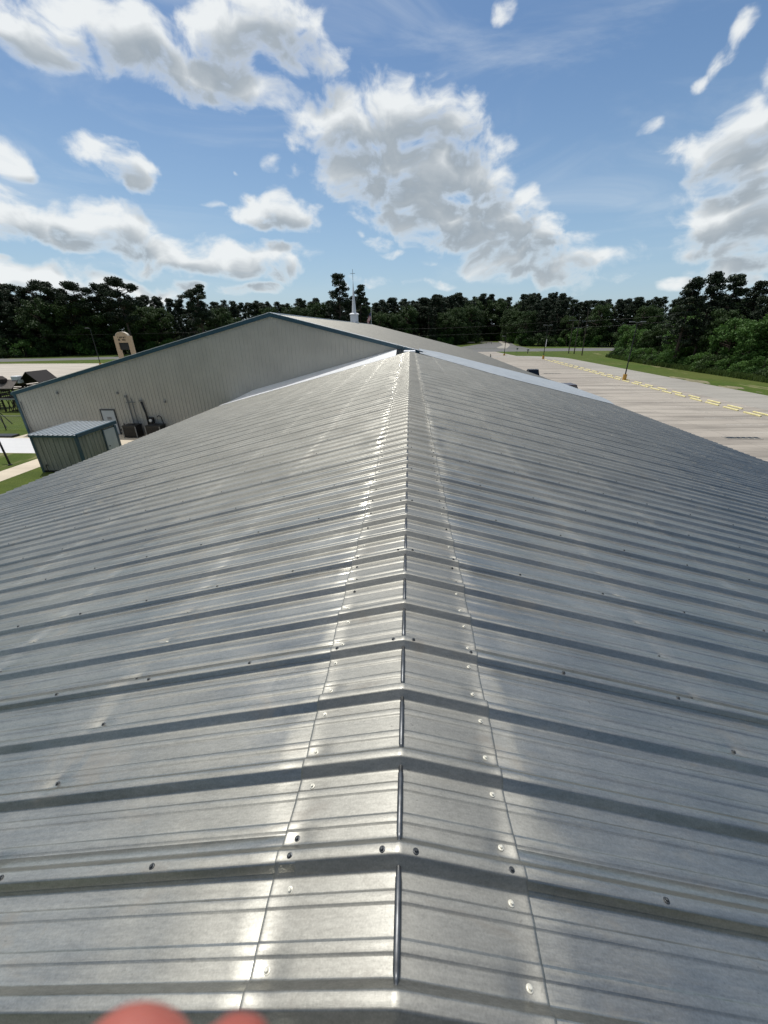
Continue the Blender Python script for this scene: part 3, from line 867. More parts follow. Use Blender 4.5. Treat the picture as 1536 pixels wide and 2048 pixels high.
hb = MB().tube([(-20.2, HY - 0.15, GZ + 0.9), (-20.3, HY - 0.15, GZ + 1.5), (-20.45, HY - 0.18, GZ + 1.62), (-20.6, HY - 0.2, GZ + 1.5)], 0.035, 6).build('small_pipe', M_DARK, hall)
# steeple on the ridge
sb = MB().box(-0.66, 0.66, -0.66, 0.66, -0.7, 1.2, Matrix.Translation((-10.2, 80, 2.6))).build('steeple', M_WHITE, hall)
cr_ = MB().box(-0.75, 0.75, -0.75, 0.75, 0, 0.14, Matrix.Translation((-10.2, 80, 3.8)))
cr_.tube([(-10.2, 80, 3.94), (-10.2, 80, 4.14)], [0.95, 0.6], 4); cr_.build('steeple_cornice', M_WHITE, sb)
sp_ = MB(); sp_.tube([(-10.2, 80, 4.1), (-10.2, 80, 8.9)], [0.40, 0.045], 8); sp_.tube([(-10.2, 80, 8.8), (-10.2, 80, 9.4)], [0.045, 0.03], 6); sp_.build('spire', M_WHITE, sb)
cs = MB().box(-10.23, -10.17, 79.97, 80.03, 9.35, 11.0); cs.box(-10.62, -10.231, 79.975, 80.025, 10.31, 10.37); cs.box(-10.169, -9.78, 79.975, 80.025, 10.31, 10.37)
cs.build('cross', mat('dull_cross_metal', (0.30, 0.31, 0.33), 0.5, 0.3), sb)

# ------------------------------------------------------------------ shed
shed = thing('storage_shed', (-21.15, 23.7, GZ), 'small grey metal shed with slate blue corners and pale ribbed roof beside the eave', 'shed')
sx0, sx1, sy0, sy1, sz = -22.55, -19.75, 22.05, 25.4, -4.12
w_ = MB(); ribbed_wall(w_, (sx0, sy0, 0), (sx1, sy0, 0), GZ + 0.12, lambda x, y: sz - 0.05, (0, -1, 0)); ribbed_wall(w_, (sx1, sy0, 0), (sx1, sy1, 0), GZ + 0.12, lambda x, y: sz - 0.05, (1, 0, 0))
ribbed_wall(w_, (sx1, sy1, 0), (sx0, sy1, 0), GZ + 0.12, lambda x, y: sz - 0.05, (0, 1, 0)); ribbed_wall(w_, (sx0, sy1, 0), (sx0, sy0, 0), GZ + 0.12, lambda x, y: sz - 0.05, (-1, 0, 0))
w_.build('wall', M_SHEDW, shed)
rf = MB(); x = sx0 - 0.06; rws = []
while x < sx1 + 0.1:
    for a, h in ((0, 0), (.008, .05), (.04, .05), (.048, 0), (.19, 0)):
        if x + a < sx1 + 0.12: rws.append((x + a, h))
    x += 0.305
for (xx, h) in rws:
    rf.v += [(xx, sy0 - 0.12, sz + h + 0.02), (xx, sy1 + 0.1, sz + h + 0.10)]
for j in range(len(rws) - 1): rf.f.append((2 * j, 2 * j + 2, 2 * j + 3, 2 * j + 1))
rf.build('roof', M_SHEDR, shed)
tr = MB()
tr.box(sx0 - 0.08, sx1 + 0.10, sy0 - 0.11, sy0 - 0.05, sz - 0.12, sz + 0.012)
tr.extrude([(sx1 + 0.06, sy0 - 0.05, sz - 0.14), (sx1 + 0.06, sy1 + 0.1, sz - 0.06), (sx1 + 0.06, sy1 + 0.1, sz + 0.16), (sx1 + 0.06, sy0 - 0.05, sz + 0.08)], (0.09, 0, 0))
tr.box(sx0 - 0.10, sx0 - 0.04, sy0 - 0.05, sy1 + 0.1, sz - 0.12, sz + 0.012)
tr.build('eave_trim', M_TEAL, shed)
for (ax_, ay_) in ((sx0, sy0), (sx1, sy0), (sx1, sy1), (sx0, sy1)):
    MB().box(ax_ - 0.07, ax_ + 0.07, ay_ - 0.07, ay_ + 0.07, GZ, sz - 0.13).build('corner_trim', M_TEAL, shed)
sdr = MB().box(sx1 + 0.035, sx1 + 0.065, 24.25, 25.25, GZ + 0.15, sz - 0.22).build('door', M_DOOR, shed)
sf = MB(); sf.box(sx1 + 0.033, sx1 + 0.075, 24.15, 24.245, GZ + 0.1, sz - 0.15); sf.box(sx1 + 0.033, sx1 + 0.075, 25.255, 25.33, GZ + 0.1, sz - 0.15); sf.build('door_frame', M_TEAL, shed)
MB().tube([(sx1 + 0.066, 24.4, GZ + 1.05), (sx1 + 0.13, 24.4, GZ + 1.05)], 0.03, 8).build('door_handle', M_DARK, sdr)
MB().box(sx0 - 0.02, sx1 + 0.02, sy0 - 0.02, sy1 + 0.02, GZ, GZ + 0.12).build('base', M_DARK, shed)
hk = MB().tube([(sx0 + 0.35, sy0 - 0.08, GZ + 0.12), (sx0 + 0.30, sy0 - 0.08, GZ + 0.42), (sx0 + 0.36, sy0 - 0.08, GZ + 0.50), (sx0 + 0.46, sy0 - 0.08, GZ + 0.46)], 0.028, 6).build('cable_conduit', M_DARK, shed)

# ------------------------------------------------------------------ condensers by the hall wall
def condenser(x, y, w, d, h, label):
    r_ = thing('air_conditioner', (x, y, GZ), label, 'air conditioner', 'outdoor air conditioners by the hall wall')
    b_ = MB(); b_.box(x - w / 2 + .03, x + w / 2 - .03, y - d / 2 + .03, y + d / 2 - .03, GZ + .06, GZ + h - .06); b_.build('coil_body', M_DARK, r_)
    for sx_ in (-1, 1):
        for sy_ in (-1, 1): MB().box(x + sx_ * (w / 2 - .03) - .03, x + sx_ * (w / 2 - .03) + .03, y + sy_ * (d / 2 - .03) - .03, y + sy_ * (d / 2 - .03) + .03, GZ, GZ + h - 0.061).build('corner_post', M_GREYM, r_)
    f_ = MB()
    for i in range(9): f_.box(x - w / 2 + 0.07, x + w / 2 - 0.07, y - d / 2, y - d / 2 + .02, GZ + .1 + i * (h - .25) / 9, GZ + .115 + i * (h - .25) / 9)
    f_.build('louvre', M_DARK, r_)
    tp = MB().box(x - w / 2, x + w / 2, y - d / 2, y + d / 2, GZ + h - .06, GZ + h).build('top_cover', M_DARK, r_, bevel=.015)
    g_ = MB()
    for q in (0.12, 0.22, 0.32):
        g_.tube([(x + q * math.cos(a), y + q * math.sin(a), GZ + h + .03) for a in [2 * PI * k_ / 16 for k_ in range(17)]], .008, 4)
    g_.tube([(x, y, GZ + h), (x, y, GZ + h + .05)], .08, 10); g_.build('fan_grille', M_DARK, r_)
condenser(-22.55, 30.95, 1.15, 0.95, 1.0, 'black boxy air conditioner just right of the white hall door and meters')
condenser(-20.6, 31.0, 1.25, 0.95, 1.0, 'black boxy air conditioner right of the tall vent pipe, half hidden by the roof')

# ------------------------------------------------------------------ playground on the left
ps = thing('playset', (-43.0, 42.8, GZ), 'dark timber playset with two peaked roofs standing on the grass', 'playset')
def tower(cx_, cy_, w, deck, eave, peak, rmat, axis):
    for a in (-1, 1):
        for b_ in (-1, 1): MB().bar((cx_ + a * w / 2, cy_ + b_ * w / 2, GZ), (cx_ + a * w / 2, cy_ + b_ * w / 2, eave), 0.13).build('post', M_PLAY, ps)
    dk = MB().box(cx_ - w / 2 - .05, cx_ + w / 2 + .05, cy_ - w / 2 - .05, cy_ + w / 2 + .05, deck - .1, deck); dk.build('deck', M_PLAY, ps)
    rl = MB()
    for zz in (deck + .35, deck + .8):
        for b_ in (-1, 1): rl.bar((cx_ - w / 2, cy_ + b_ * w / 2, zz), (cx_ + w / 2, cy_ + b_ * w / 2, zz), 0.06, .1); rl.bar((cx_ + b_ * w / 2, cy_ - w / 2, zz), (cx_ + b_ * w / 2, cy_ + w / 2, zz), 0.06, .1)
    for i in range(7):
        xx = cx_ - w / 2 + w * (i + .5) / 7
        rl.bar((xx, cy_ - w / 2, deck), (xx, cy_ - w / 2, deck + .8), .05)
    rl.build('railing', M_PLAY, ps)
    g = MB(); o_ = w / 2 + .25
    if axis == 'y':
        for s_ in (-1, 1): g.extrude([(cx_ + s_ * o_, cy_ - o_, eave - .05), (cx_, cy_ - o_, peak), (cx_, cy_ - o_, peak + .06), (cx_ + s_ * (o_ + .03), cy_ - o_, eave)], (0, 2 * o_, 0))
    else:
        for s_ in (-1, 1): g.extrude([(cx_ - o_, cy_ + s_ * o_, eave - .05), (cx_ - o_, cy_, peak), (cx_ - o_, cy_, peak + .06), (cx_ - o_, cy_ + s_ * (o_ + .03), eave)], (2 * o_, 0, 0))
    g.build('roof', rmat, ps)
tower(-43.6, 42.6, 1.7, -4.95, -4.0, -3.25, M_PLAYR, 'x')
tower(-41.7, 44.3, 2.3, -4.7, -3.75, -2.5, mat('dark_brown_play_roof', (0.012, 0.008, 0.007), 0.8, 0, 0.2, 5), 'y')
tower(-47.2, 43.8, 1.9, -5.0, -4.2, -3.5, M_PLAYR, 'x')
MB().tube([(-44.0, 42.3, -3.45), (-44.0, 42.3, -3.1), (-44.0, 42.3, -2.8)], [0.42, 0.40, 0.12], 10).build('crow_nest', M_PLAY, ps)
MB().box(-43.2, -42.5, 42.5, 43.2, -3.6, -2.85).build('side_panel', M_WHITE, ps, bevel=.05)
lad = MB()
for i in range(6): lad.bar((-45.6, 42.2 - .1 * i, GZ + .3 + .25 * i), (-44.7, 42.2 - .1 * i, GZ + .3 + .25 * i), .06)
for i in range(8):
    lad.bar((-43.9 + .45 * i, 41.6, GZ), (-43.5 + .45 * i, 41.7, -5.0), .06)
    lad.bar((-43.5 + .45 * i, 41.6, GZ), (-43.9 + .45 * i, 41.7, -5.0), .06)
lad.bar((-44.6, 41.6, -4.98), (-40.2, 41.6, -4.98), .12)
lad.build('climbing_lattice', M_PLAY, ps)
MB().bar((-44.6, 41.5, -5.1), (-40.3, 41.5, -5.1), .10, .16).build('beam', mat('pale_timber', (0.4, 0.38, 0.34), 0.7, 0, .1), ps)
sl = MB()
for i in range(8):
    a, b_ = i / 8, (i + 1) / 8
    sl.quad((-45.0 - 2.6 * a, 41.4, -5.0 - 1.35 * a), (-45.0 - 2.6 * b_, 41.4, -5.0 - 1.35 * b_), (-45.0 - 2.6 * b_, 42.0, -5.0 - 1.35 * b_), (-45.0 - 2.6 * a, 42.0, -5.0 - 1.35 * a))
sl.build('slide', M_TEAL, ps)
sg = thing('swing_set', (-38.0, 35.0, GZ), 'slender dark A-frame swing legs standing on the grass before the fence', 'swing set')
top = Vector((-38.6, 34.9, -4.35)); top2 = Vector((-41.2, 34.9, -4.35))
for (q, t_) in (((-37.63, 35.45, GZ), top), ((-36.81, 34.0, GZ), top), ((-41.9, 35.8, GZ), top2), ((-41.9, 34.0, GZ), top2)):
    MB().tube([q, t_], .04, 8).build('leg', M_DARK, sg)
MB().tube([top + Vector((.1, 0, 0)), top2 - Vector((.1, 0, 0))], .05, 8).build('top_bar', M_DARK, sg)
for xx in (-39.2, -40.3):
    s_ = MB(); s_.tube([(xx, 34.9, -4.35), (xx, 34.9, -5.9)], .012, 4); s_.tube([(xx - .45, 34.9, -4.35), (xx - .45, 34.9, -5.9)], .012, 4); s_.box(xx - .48, xx + .03, 34.8, 35.0, -5.93, -5.89); s_.build('swing_seat', M_DARK, sg)
pp = thing('leaning_post', (-26.1, 23.34, GZ), 'thick black post leaning over the grass left of the shed', 'post')
MB().tube([(-26.05, 23.3, GZ - .03), (-26.75, 23.85, -4.95), (-27.2, 24.2, -4.0)], [.065, .06, .06], 10).build('pole', M_DARK, pp, smooth=True)
MB().tube([(-26.05, 23.3, GZ), (-26.05, 23.3, GZ + .06)], .12, 12).build('base', M_DARK, pp)
fc = thing('chain_link_fence', (-35.5, 33.6, GZ), 'thin chain link fence across the grass left of the hall', 'fence')
MB().tube([(-52, 33.0, -5.2), (-33.2, 33.0, -5.2)], .03, 8).build('top_rail', M_GREYM, fc)
for i in range(8): MB().tube([(-33.25 - i * 2.6, 33.0, GZ), (-33.25 - i * 2.6, 33.0, -5.14)], .04, 8).build('post', M_DARK if i else M_GREYM, fc)
mesh = MB()
i = 0.0
while i < 18.5:
    mesh.tube([(-33.3 - i, 33.0, GZ + .05), (-33.3 - i - 1.2, 33.0, -5.22)], .0022, 3, False); mesh.tube([(-33.3 - i - 1.2, 33.0, GZ + .05), (-33.3 - i, 33.0, -5.22)], .0022, 3, False); i += 0.11
mesh.build('wire_mesh', M_GREYM, fc)

# ------------------------------------------------------------------ monument sign
sg_ = thing('monument_sign', (-62.1, 90, GZ), 'tan arched roadside sign with dark lettering and a dark open panel', 'sign')
K = Matrix.Translation((-62.1, 90, 0))
b_ = MB()
b_.box(-1.92, -1.10, -.3, .3, GZ, -.75, K).build('pillar', M_TAN, sg_); MB().box(1.10, 1.92, -.3, .3, GZ, -.75, K).build('pillar', M_TAN, sg_)
h_ = MB()
arc = [(-1.92, -.3, -.748), (1.92, -.3, -.748), (1.92, -.3, .55), (1.38, -.3, .57)] + [(1.32 * math.cos(a), -.3, .57 + .78 * math.sin(a)) for a in [PI * k_ / 12 for k_ in range(1, 12)]] + [(-1.38, -.3, .57), (-1.92, -.3, .55)]
h_.extrude([K @ Vector(q) for q in arc], (0, .6, 0)); h_.build('header', M_TAN, sg_)
a_ = MB()
pa = [K @ Vector((1.36 * math.cos(a), 0, .57 + .80 * math.sin(a))) for a in [PI * k_ / 14 for k_ in range(15)]]
for q0, q1 in zip(pa, pa[1:]): a_.bar(q0, q1, .72, .09)
a_.build('arch_moulding', mat('pale_cap_stone', (0.62, 0.55, 0.45), 0.7), sg_)
MB().box(-1.09, 1.3, -.12, .12, -2.2, -.76, K).build('message_panel', M_DARK, sg_)
le = MB()
rnd = random.Random(3)
def glyphs(x, z, n, s):
    for _ in range(n):
        if rnd.random() < .7: le.box(x, x + .05, -.345, -.305, z, z + s, K)
        le.box(x + .051, x + .14, -.345, -.305, z + rnd.choice((0, s * .42, s * .78)), z + rnd.choice((s * .9, s)), K) if rnd.random() < .35 else le.box(x + .051, x + .15, -.345, -.305, z + s * .75, z + s, K)
        if rnd.random() < .6: le.box(x + .051, x + .15, -.345, -.305, z, z + s * .22, K)
        if rnd.random() < .5: le.box(x + .151, x + .19, -.345, -.305, z, z + s, K)
        x += .215
glyphs(-.95, .12, 1, .32); glyphs(-.55, .12, 7, .30); glyphs(-.95, -.36, 2, .34); glyphs(-.1, -.36, 4, .28)
le.build('lettering', M_DARK, sg_)

# ------------------------------------------------------------------ light poles, utility poles, flag
def light_pole(x, y, top, label, heads=2, basez=0.9):
    r_ = thing('parking_light', (x, y, GZ), label, 'street lamp', 'parking lot light poles')
    MB().tube([(x, y, GZ), (x, y, GZ + basez)], [.30, .28], 14).build('base', M_OCHRE, r_)
    MB().tube([(x, y, GZ + basez), (x, y, top)], [.10, .065], 8).build('pole', M_DARK, r_)
    for s_ in ((-1, 1) if heads == 2 else (-1,)):
        hd = MB(); hd.bar((x, y, top), (x + s_ * .5, y, top + .10), .05); hd.box(x + s_ * .85 - .35, x + s_ * .85 + .35, y - .18, y + .18, top + .06, top + .2)
        hd.build('lamp_head', M_GREYM, r_)
    return r_
light_pole(35.04, 69.73, 2.0, 'tall black light pole with an ochre base between the yellow stops, nearest on the right')
lp2 = light_pole(36.79, 118.9, 1.9, 'black light pole at the far end of the yellow stops with a small white banner')
MB().box(36.95, 37.0, 118.6, 119.0, -3.4, -1.5).build('banner', M_WHITE, lp2)
light_pole(29.7, 135.3, -1.0, 'short dark light pole with yellow base on the far grass edge beside the drive', 1, .5)
light_pole(-80.6, 105.2, 2.2, 'thin dark light pole with an ochre base in the left parking lot', 1, .45)


def utility_pole(x, y, lean, top, label, arms):
    r_ = thing('utility_pole', (x, y, GZ), label, 'utility pole', 'wooden utility poles by the road')
    MB().tube([(x, y, GZ), (x + lean, y, top)], [.17, .11], 8).build('pole', M_WOODP, r_)
    for z in arms:
        a = MB().bar((x + lean - 1.3, y, z), (x + lean + 1.3, y, z), .11)
        for q in (-1.15, -.5, .5, 1.15): a.tube([(x + lean + q, y, z + .05), (x + lean + q, y, z + .25)], .06, 6)
        a.build('cross_arm', M_GREYM, r_)
utility_pole(52.5, 143.9, -.3, 4.2, 'leftmost and farthest of three wooden utility poles', (3.4,))
utility_pole(53.2, 141.0, -.2, 4.6, 'middle of three wooden utility poles, with a crossarm', (1.2,))
utility_pole(52.7, 133.2, -.5, 6.2, 'rightmost and tallest of three wooden utility poles', (3.0,))
def cable(a, b, sag, label):
    pts = []
    for k_ in range(17):
        u = k_ / 16; q = Vector(a).lerp(Vector(b), u); q.z -= sag * 4 * u * (1 - u); pts.append(q)
    o = MB().tube(pts, .017, 4).build('power_cable', M_WIRE)
    tag(o, label, 'cable', 'overhead power cables')
cable((52.2, 133.2, 3.2), (96, 96, 9.5), 1.5, 'upper black cable from the tall utility pole rising right over the lot edge')
cable((52.9, 141, 1.4), (96, 99, 7.5), 1.3, 'lower black cable from the middle utility pole rising right')
cable((52.2, 143.9, 3.5), (-40, 152, 2.2), 1.4, 'upper black cable crossing left before the trees behind the steeple roof')
cable((52.9, 141, 1.0), (-40, 151, .4), 1.3, 'lower black cable crossing left before the trees')
cable((-40, 152, 2.2), (-190, 132, 2.6), 1.8, 'black cable running before the trees over the left parking lot')

fp = thing('flagpole', (-11.5, 130, GZ), 'slim pale flagpole behind the hall roof', 'flagpole')
MB().tube([(-11.53, 130, GZ), (-11.53, 130, 6.8)], [.08, .045], 8).build('pole', M_WHITE, fp)
MB().tube([(-11.53, 130, 6.8), (-11.53, 130, 6.95)], [.1, .06], 8).build('finial', M_FLASH, fp)
m, t, p = new_mat('striped_flag_cloth')
O = t.n.new('ShaderNodeTexCoord').outputs['UV']
sp2 = t.n.new('ShaderNodeSeparateXYZ'); t.l.new(O, sp2.inputs[0])
strp = t.m('GREATER_THAN', t.m('FRACT', t.m('MULTIPLY', sp2.outputs[1], 6.5)), 0.5)
c = t.mix(strp, (0.45, 0.03, 0.04, 1), (0.7, 0.7, 0.7, 1))
can = t.m('MULTIPLY', t.m('GREATER_THAN', sp2.outputs[1], 0.46), t.m('LESS_THAN', sp2.outputs[0], 0.4))
c = t.mix(can, c, (0.02, 0.03, 0.12, 1)); t.l.new(c, p.inputs['Base Color']); p.inputs['Roughness'].default_value = .8
me = bpy.data.meshes.new('flag'); vs, fs, uvs = [], [], []
nx_, ny_ = 12, 10
for j in range(ny_ + 1):
    for i in range(nx_ + 1):
        u, v = i / nx_, j / ny_
        x = -11.6 - u * 1.2 * (1 - .3 * (1 - v)) + .06 * math.sin(u * 9 + v * 3)
        y = 130 + .18 * math.sin(u * 8 + v * 2)
        z = 4.5 + 1.5 * v - u * 2.4 * (0.65 + .35 * u)
        vs.append((x, y, z)); uvs.append((u, v))
for j in range(ny_):
    for i in range(nx_):
        a = j * (nx_ + 1) + i; fs.append((a, a + 1, a + nx_ + 2, a + nx_ + 1))
me.from_pydata(vs, [], fs); uvl = me.uv_layers.new(name='UVMap')
for lp in me.loops: uvl.data[lp.index].uv = uvs[lp.vertex_index]
me.materials.append(m); fo = bpy.data.objects.new('flag', me); col.objects.link(fo)
tag(fo, 'drooping red, white and blue striped flag on the pale pole behind the roof', 'flag')

# ------------------------------------------------------------------ parking stops
def stop_mesh():
    mb = MB(); L = 1.05
    pr = [(-.085, 0), (-.085, .07), (-.055, .13), (.055, .13), (.085, .07), (.085, 0)]
    st = 0
    for y in (-L, -L + .03, L - .03, L):
        sh = .012 if abs(y) == L else 0
        for (x, z) in pr: mb.v.append((x * (1 - sh * 5), y, z - (sh if z > .05 else 0)))
    for j in range(3):
        for i in range(5):
            a = j * 6 + i; mb.f.append((a, a + 1, a + 7, a + 6))
    mb.f.append((5, 4, 3, 2, 1, 0)); mb.f.append(tuple(18 + i for i in range(6)))
    return mb
ordn = ['first', 'second', 'third', 'fourth', 'fifth', 'sixth', 'seventh', 'eighth', 'ninth', 'tenth', 'eleventh', 'twelfth', 'thirteenth', 'fourteenth', 'fifteenth', 'sixteenth', 'seventeenth', 'eighteenth', 'nineteenth', 'twentieth']
proto = None
def place_stop(x, y, ang, label):
    global proto
    if proto is None: proto = stop_mesh().build('parking_stop', M_YEL); o = proto
    else: o = proto.copy(); col.objects.link(o)
    o.location = (x, y, Z2 + .002); o.rotation_euler = (0, 0, ang)
    tag(o, label, 'parking stop', 'yellow concrete parking stops')
for near, n_, y_, st_ in ((True, 26, 40.9, 2.96), (False, 21, 41.2, 3.55)):
    ys = [y_ + st_ * k_ for k_ in range(n_)]
    side_ = 'building-side row' if near else 'grass-side row'
    before = [y for y in ys if y < 69.7][::-1]; after = [y for y in ys if y >= 69.7]
    for nm, lst in (('this side of', before), ('beyond', after)):
        for i, y in enumerate(lst):
            if abs(y - 69.73) < 0.2: y += .4
            place_stop(rowx(y, near) + random.uniform(-.05, .05), y + random.uniform(-.1, .1), random.uniform(-.025, .025) - .01, 'yellow parking stop, %s %s the nearest light pole in the %s' % (ordn[min(i, 19)], nm, side_))

# storm drain inlets in the lot
for nm, x0, x1, y, lab in (('a', 24.6, 27.0, 31.7, 'black slotted storm drain in the concrete close to the right eave'), ('b', 25.4, 28.4, 80.3, 'black slotted storm drain far out in the concrete lot')):
    d_ = thing('storm_drain', ((x0 + x1) / 2, y, GZ), lab, 'drain', 'storm drains in the lot')
    w = (x1 - x0)
    fm = MB().box(x0 - .12, x1 + .12, y - .35, y + .35, GZ, GZ + .03).build('apron', M_LANE, d_)
    s_ = MB(); cuts = [(0, .27), (.31, .45), (.49, .62), (.67, .81), (.86, 1.0)]
    for a, b2 in cuts: s_.box(x0 + a * w, x0 + b2 * w, y - .2, y + .2, GZ + .031, GZ + .045)
    s_.build('slot', M_DARK, d_)

# ------------------------------------------------------------------ small roadside things
bo = thing('bollard', (22.7, 120, GZ), 'short pale grey bollard beyond the hall roof edge', 'bollard')
MB().tube([(22.7, 120, GZ), (22.6, 120, -5.25), (22.6, 120, -5.18)], [.16, .16, .08], 10).build('post', M_GREYM, bo)
MB().tube([(22.62, 120, -5.45), (22.62, 120, -5.35)], .175, 10).build('band', M_YEL, bo)
mbx = thing('mailbox', (39.6, 145.3, GZ), 'small mailbox on a stubby post in the grass by the road', 'mailbox')
MB().box(39.5, 39.7, 145.2, 145.4, GZ, -5.5).build('post', M_WOODP, mbx)
MB().box(39.25, 39.95, 145.0, 145.6, -5.5, -5.05).build('box', M_GREYM, mbx, bevel=.08)
rs = thing('road_sign', (35.4, 142.8, GZ), 'small sign on a thin post in the grass left of the mailbox', 'sign')
MB().tube([(35.4, 142.8, GZ), (35.4, 142.8, -4.6)], .04, 6).build('post', M_GREYM, rs)
MB().box(35.1, 35.7, 142.72, 142.76, -5.1, -4.6).build('plate', M_GREYM, rs)
for xa, xb, lab in ((29.2, 35.9, 'left of two long pale rails in the dark beyond the road'), (39.2, 45.4, 'right of two long pale rails in the dark beyond the road')):
    g_ = thing('barrier_rail', ((xa + xb) / 2, 240, GZ), lab, 'barrier', 'pale rails beyond the road')
    MB().box(xa, xb, 239.9, 240.2, -5.85, -5.45).build('rail', mat('pale_rail', (0.62, 0.52, 0.44), 0.7), g_)
    for q in (xa + .4, (xa + xb) / 2, xb - .4): MB().box(q - .1, q + .1, 239.95, 240.15, GZ, -5.85).build('post', M_WOODP, g_)

# ------------------------------------------------------------------ vehicles beside the right eave
def vehicle(name, x, y, rz, length, wid, prof, cabin, cmat, label, cat, bed=None):
    r_ = thing(name, (x, y, GZ), label, cat); r_.rotation_euler = (0, 0, rz)
    def put(mb, nm, m_, par=r_, bev=0):
        o = mb.build(nm, m_, None, bevel=bev); o.parent = par; return o
    mb = MB()
    mb.extrude([(-wid / 2, a, h) for a, h in prof], (wid, 0, 0)); body = put(mb, 'body', cmat, r_, .07)
    mb = MB(); (a0, h0, a1, h1, a2, h2, a3, h3) = cabin; w0, w1 = wid / 2 - .08, wid / 2 - .26
    P_ = [(-w0, a0, h0), (w0, a0, h0), (w1, a1, h1), (-w1, a1, h1), (-w1, a2, h2), (w1, a2, h2), (w0, a3, h3), (-w0, a3, h3)]
    mb.v = P_; mb.f = [(0, 1, 2, 3), (3, 2, 5, 4), (4, 5, 6, 7), (1, 6, 5, 2), (0, 3, 4, 7)]
    put(mb, 'windows', M_GLASS, r_, .04)
    mb = MB().box(-w1 - .02, w1 + .02, a1, a2, h1 - .01, h1 + .05); put(mb, 'roof', cmat, r_, .03)
    for sx_ in (-1, 1):
        for ya in (-length * .31, length * .31):
            w_ = MB().tube([(sx_ * (wid / 2 - .22), ya, .35), (sx_ * (wid / 2 - .0), ya, .35)], .35, 20); wo_ = put(w_, 'wheel', M_TYRE)
            put(MB().tube([(sx_ * (wid / 2), ya, .35), (sx_ * (wid / 2 + .012), ya, .35)], .21, 12), 'rim', M_RIM, wo_)
    for sx_ in (-1, 1):
        put(MB().box(sx_ * .68 - .18, sx_ * .68 + .18, length / 2 - .06, length / 2 + .01, .68, .82), 'headlight', M_FLASH)
        put(MB().box(sx_ * .72 - .12, sx_ * .72 + .12, -length / 2 - .01, -length / 2 + .05, .75, .95), 'tail_light', mat('red_lens', (.25, .01, .01), .2))
    if bed:
        mb = MB(); mb.box(-wid / 2 + .12, wid / 2 - .12, bed[0], bed[1], .95, .99); put(mb, 'bed_floor', M_DARK)
    return r_
suv = [(-2.35, .35), (-2.4, .7), (-2.3, 1.05), (-.9, 1.08), (1.3, 1.05), (2.2, .92), (2.4, .65), (2.38, .35)]
vehicle('parked_car', 19.1, 51.5, 0.0, 4.8, 1.9, suv, (-2.25, 1.05, -1.75, 1.68, .35, 1.68, 1.25, 1.04), M_CAR, 'dark maroon car, its roof just showing over the right eave', 'car')
tk = [(-2.9, .45), (-2.95, 1.05), (-.55, 1.08), (1.4, 1.12), (2.75, 1.05), (2.95, .7), (2.9, .4)]
vehicle('pickup_truck', 19.5, 67.0, 0.0, 5.9, 2.0, tk, (-.5, 1.08, -.3, 1.88, .8, 1.88, 1.5, 1.12), M_CAR2, 'charcoal pickup truck parked beyond the maroon car behind the eave', 'truck', (-2.85, -.65))

# ------------------------------------------------------------------ trees
def crown_faces(mb, clumps, rnd, leaf, per):
    for (c_, r_, fl) in clumps:
        n = int(per * (r_ ** 2))
        for _ in range(n):
            d = Vector((rnd.gauss(0, 1), rnd.gauss(0, 1), rnd.gauss(0, 1))).normalized()
            q = Vector(c_) + Vector((d.x * r_, d.y * r_, d.z * r_ * fl)) * (rnd.random() ** 0.45)
            nrm = (d * 0.6 + Vector((rnd.gauss(0, 1), rnd.gauss(0, 1), rnd.gauss(0, 1) + .4)) * 0.6).normalized()
            a = nrm.orthogonal().normalized(); b2 = nrm.cross(a)
            th = rnd.uniform(0, 2 * PI); a, b2 = a * math.cos(th) + b2 * math.sin(th), b2 * math.cos(th) - a * math.sin(th)
            s1, s2 = leaf * rnd.uniform(.6, 1.3), leaf * rnd.uniform(.35, .8)
            mb.quad(q - a * s1, q - b2 * s2, q + a * s1, q + b2 * s2)


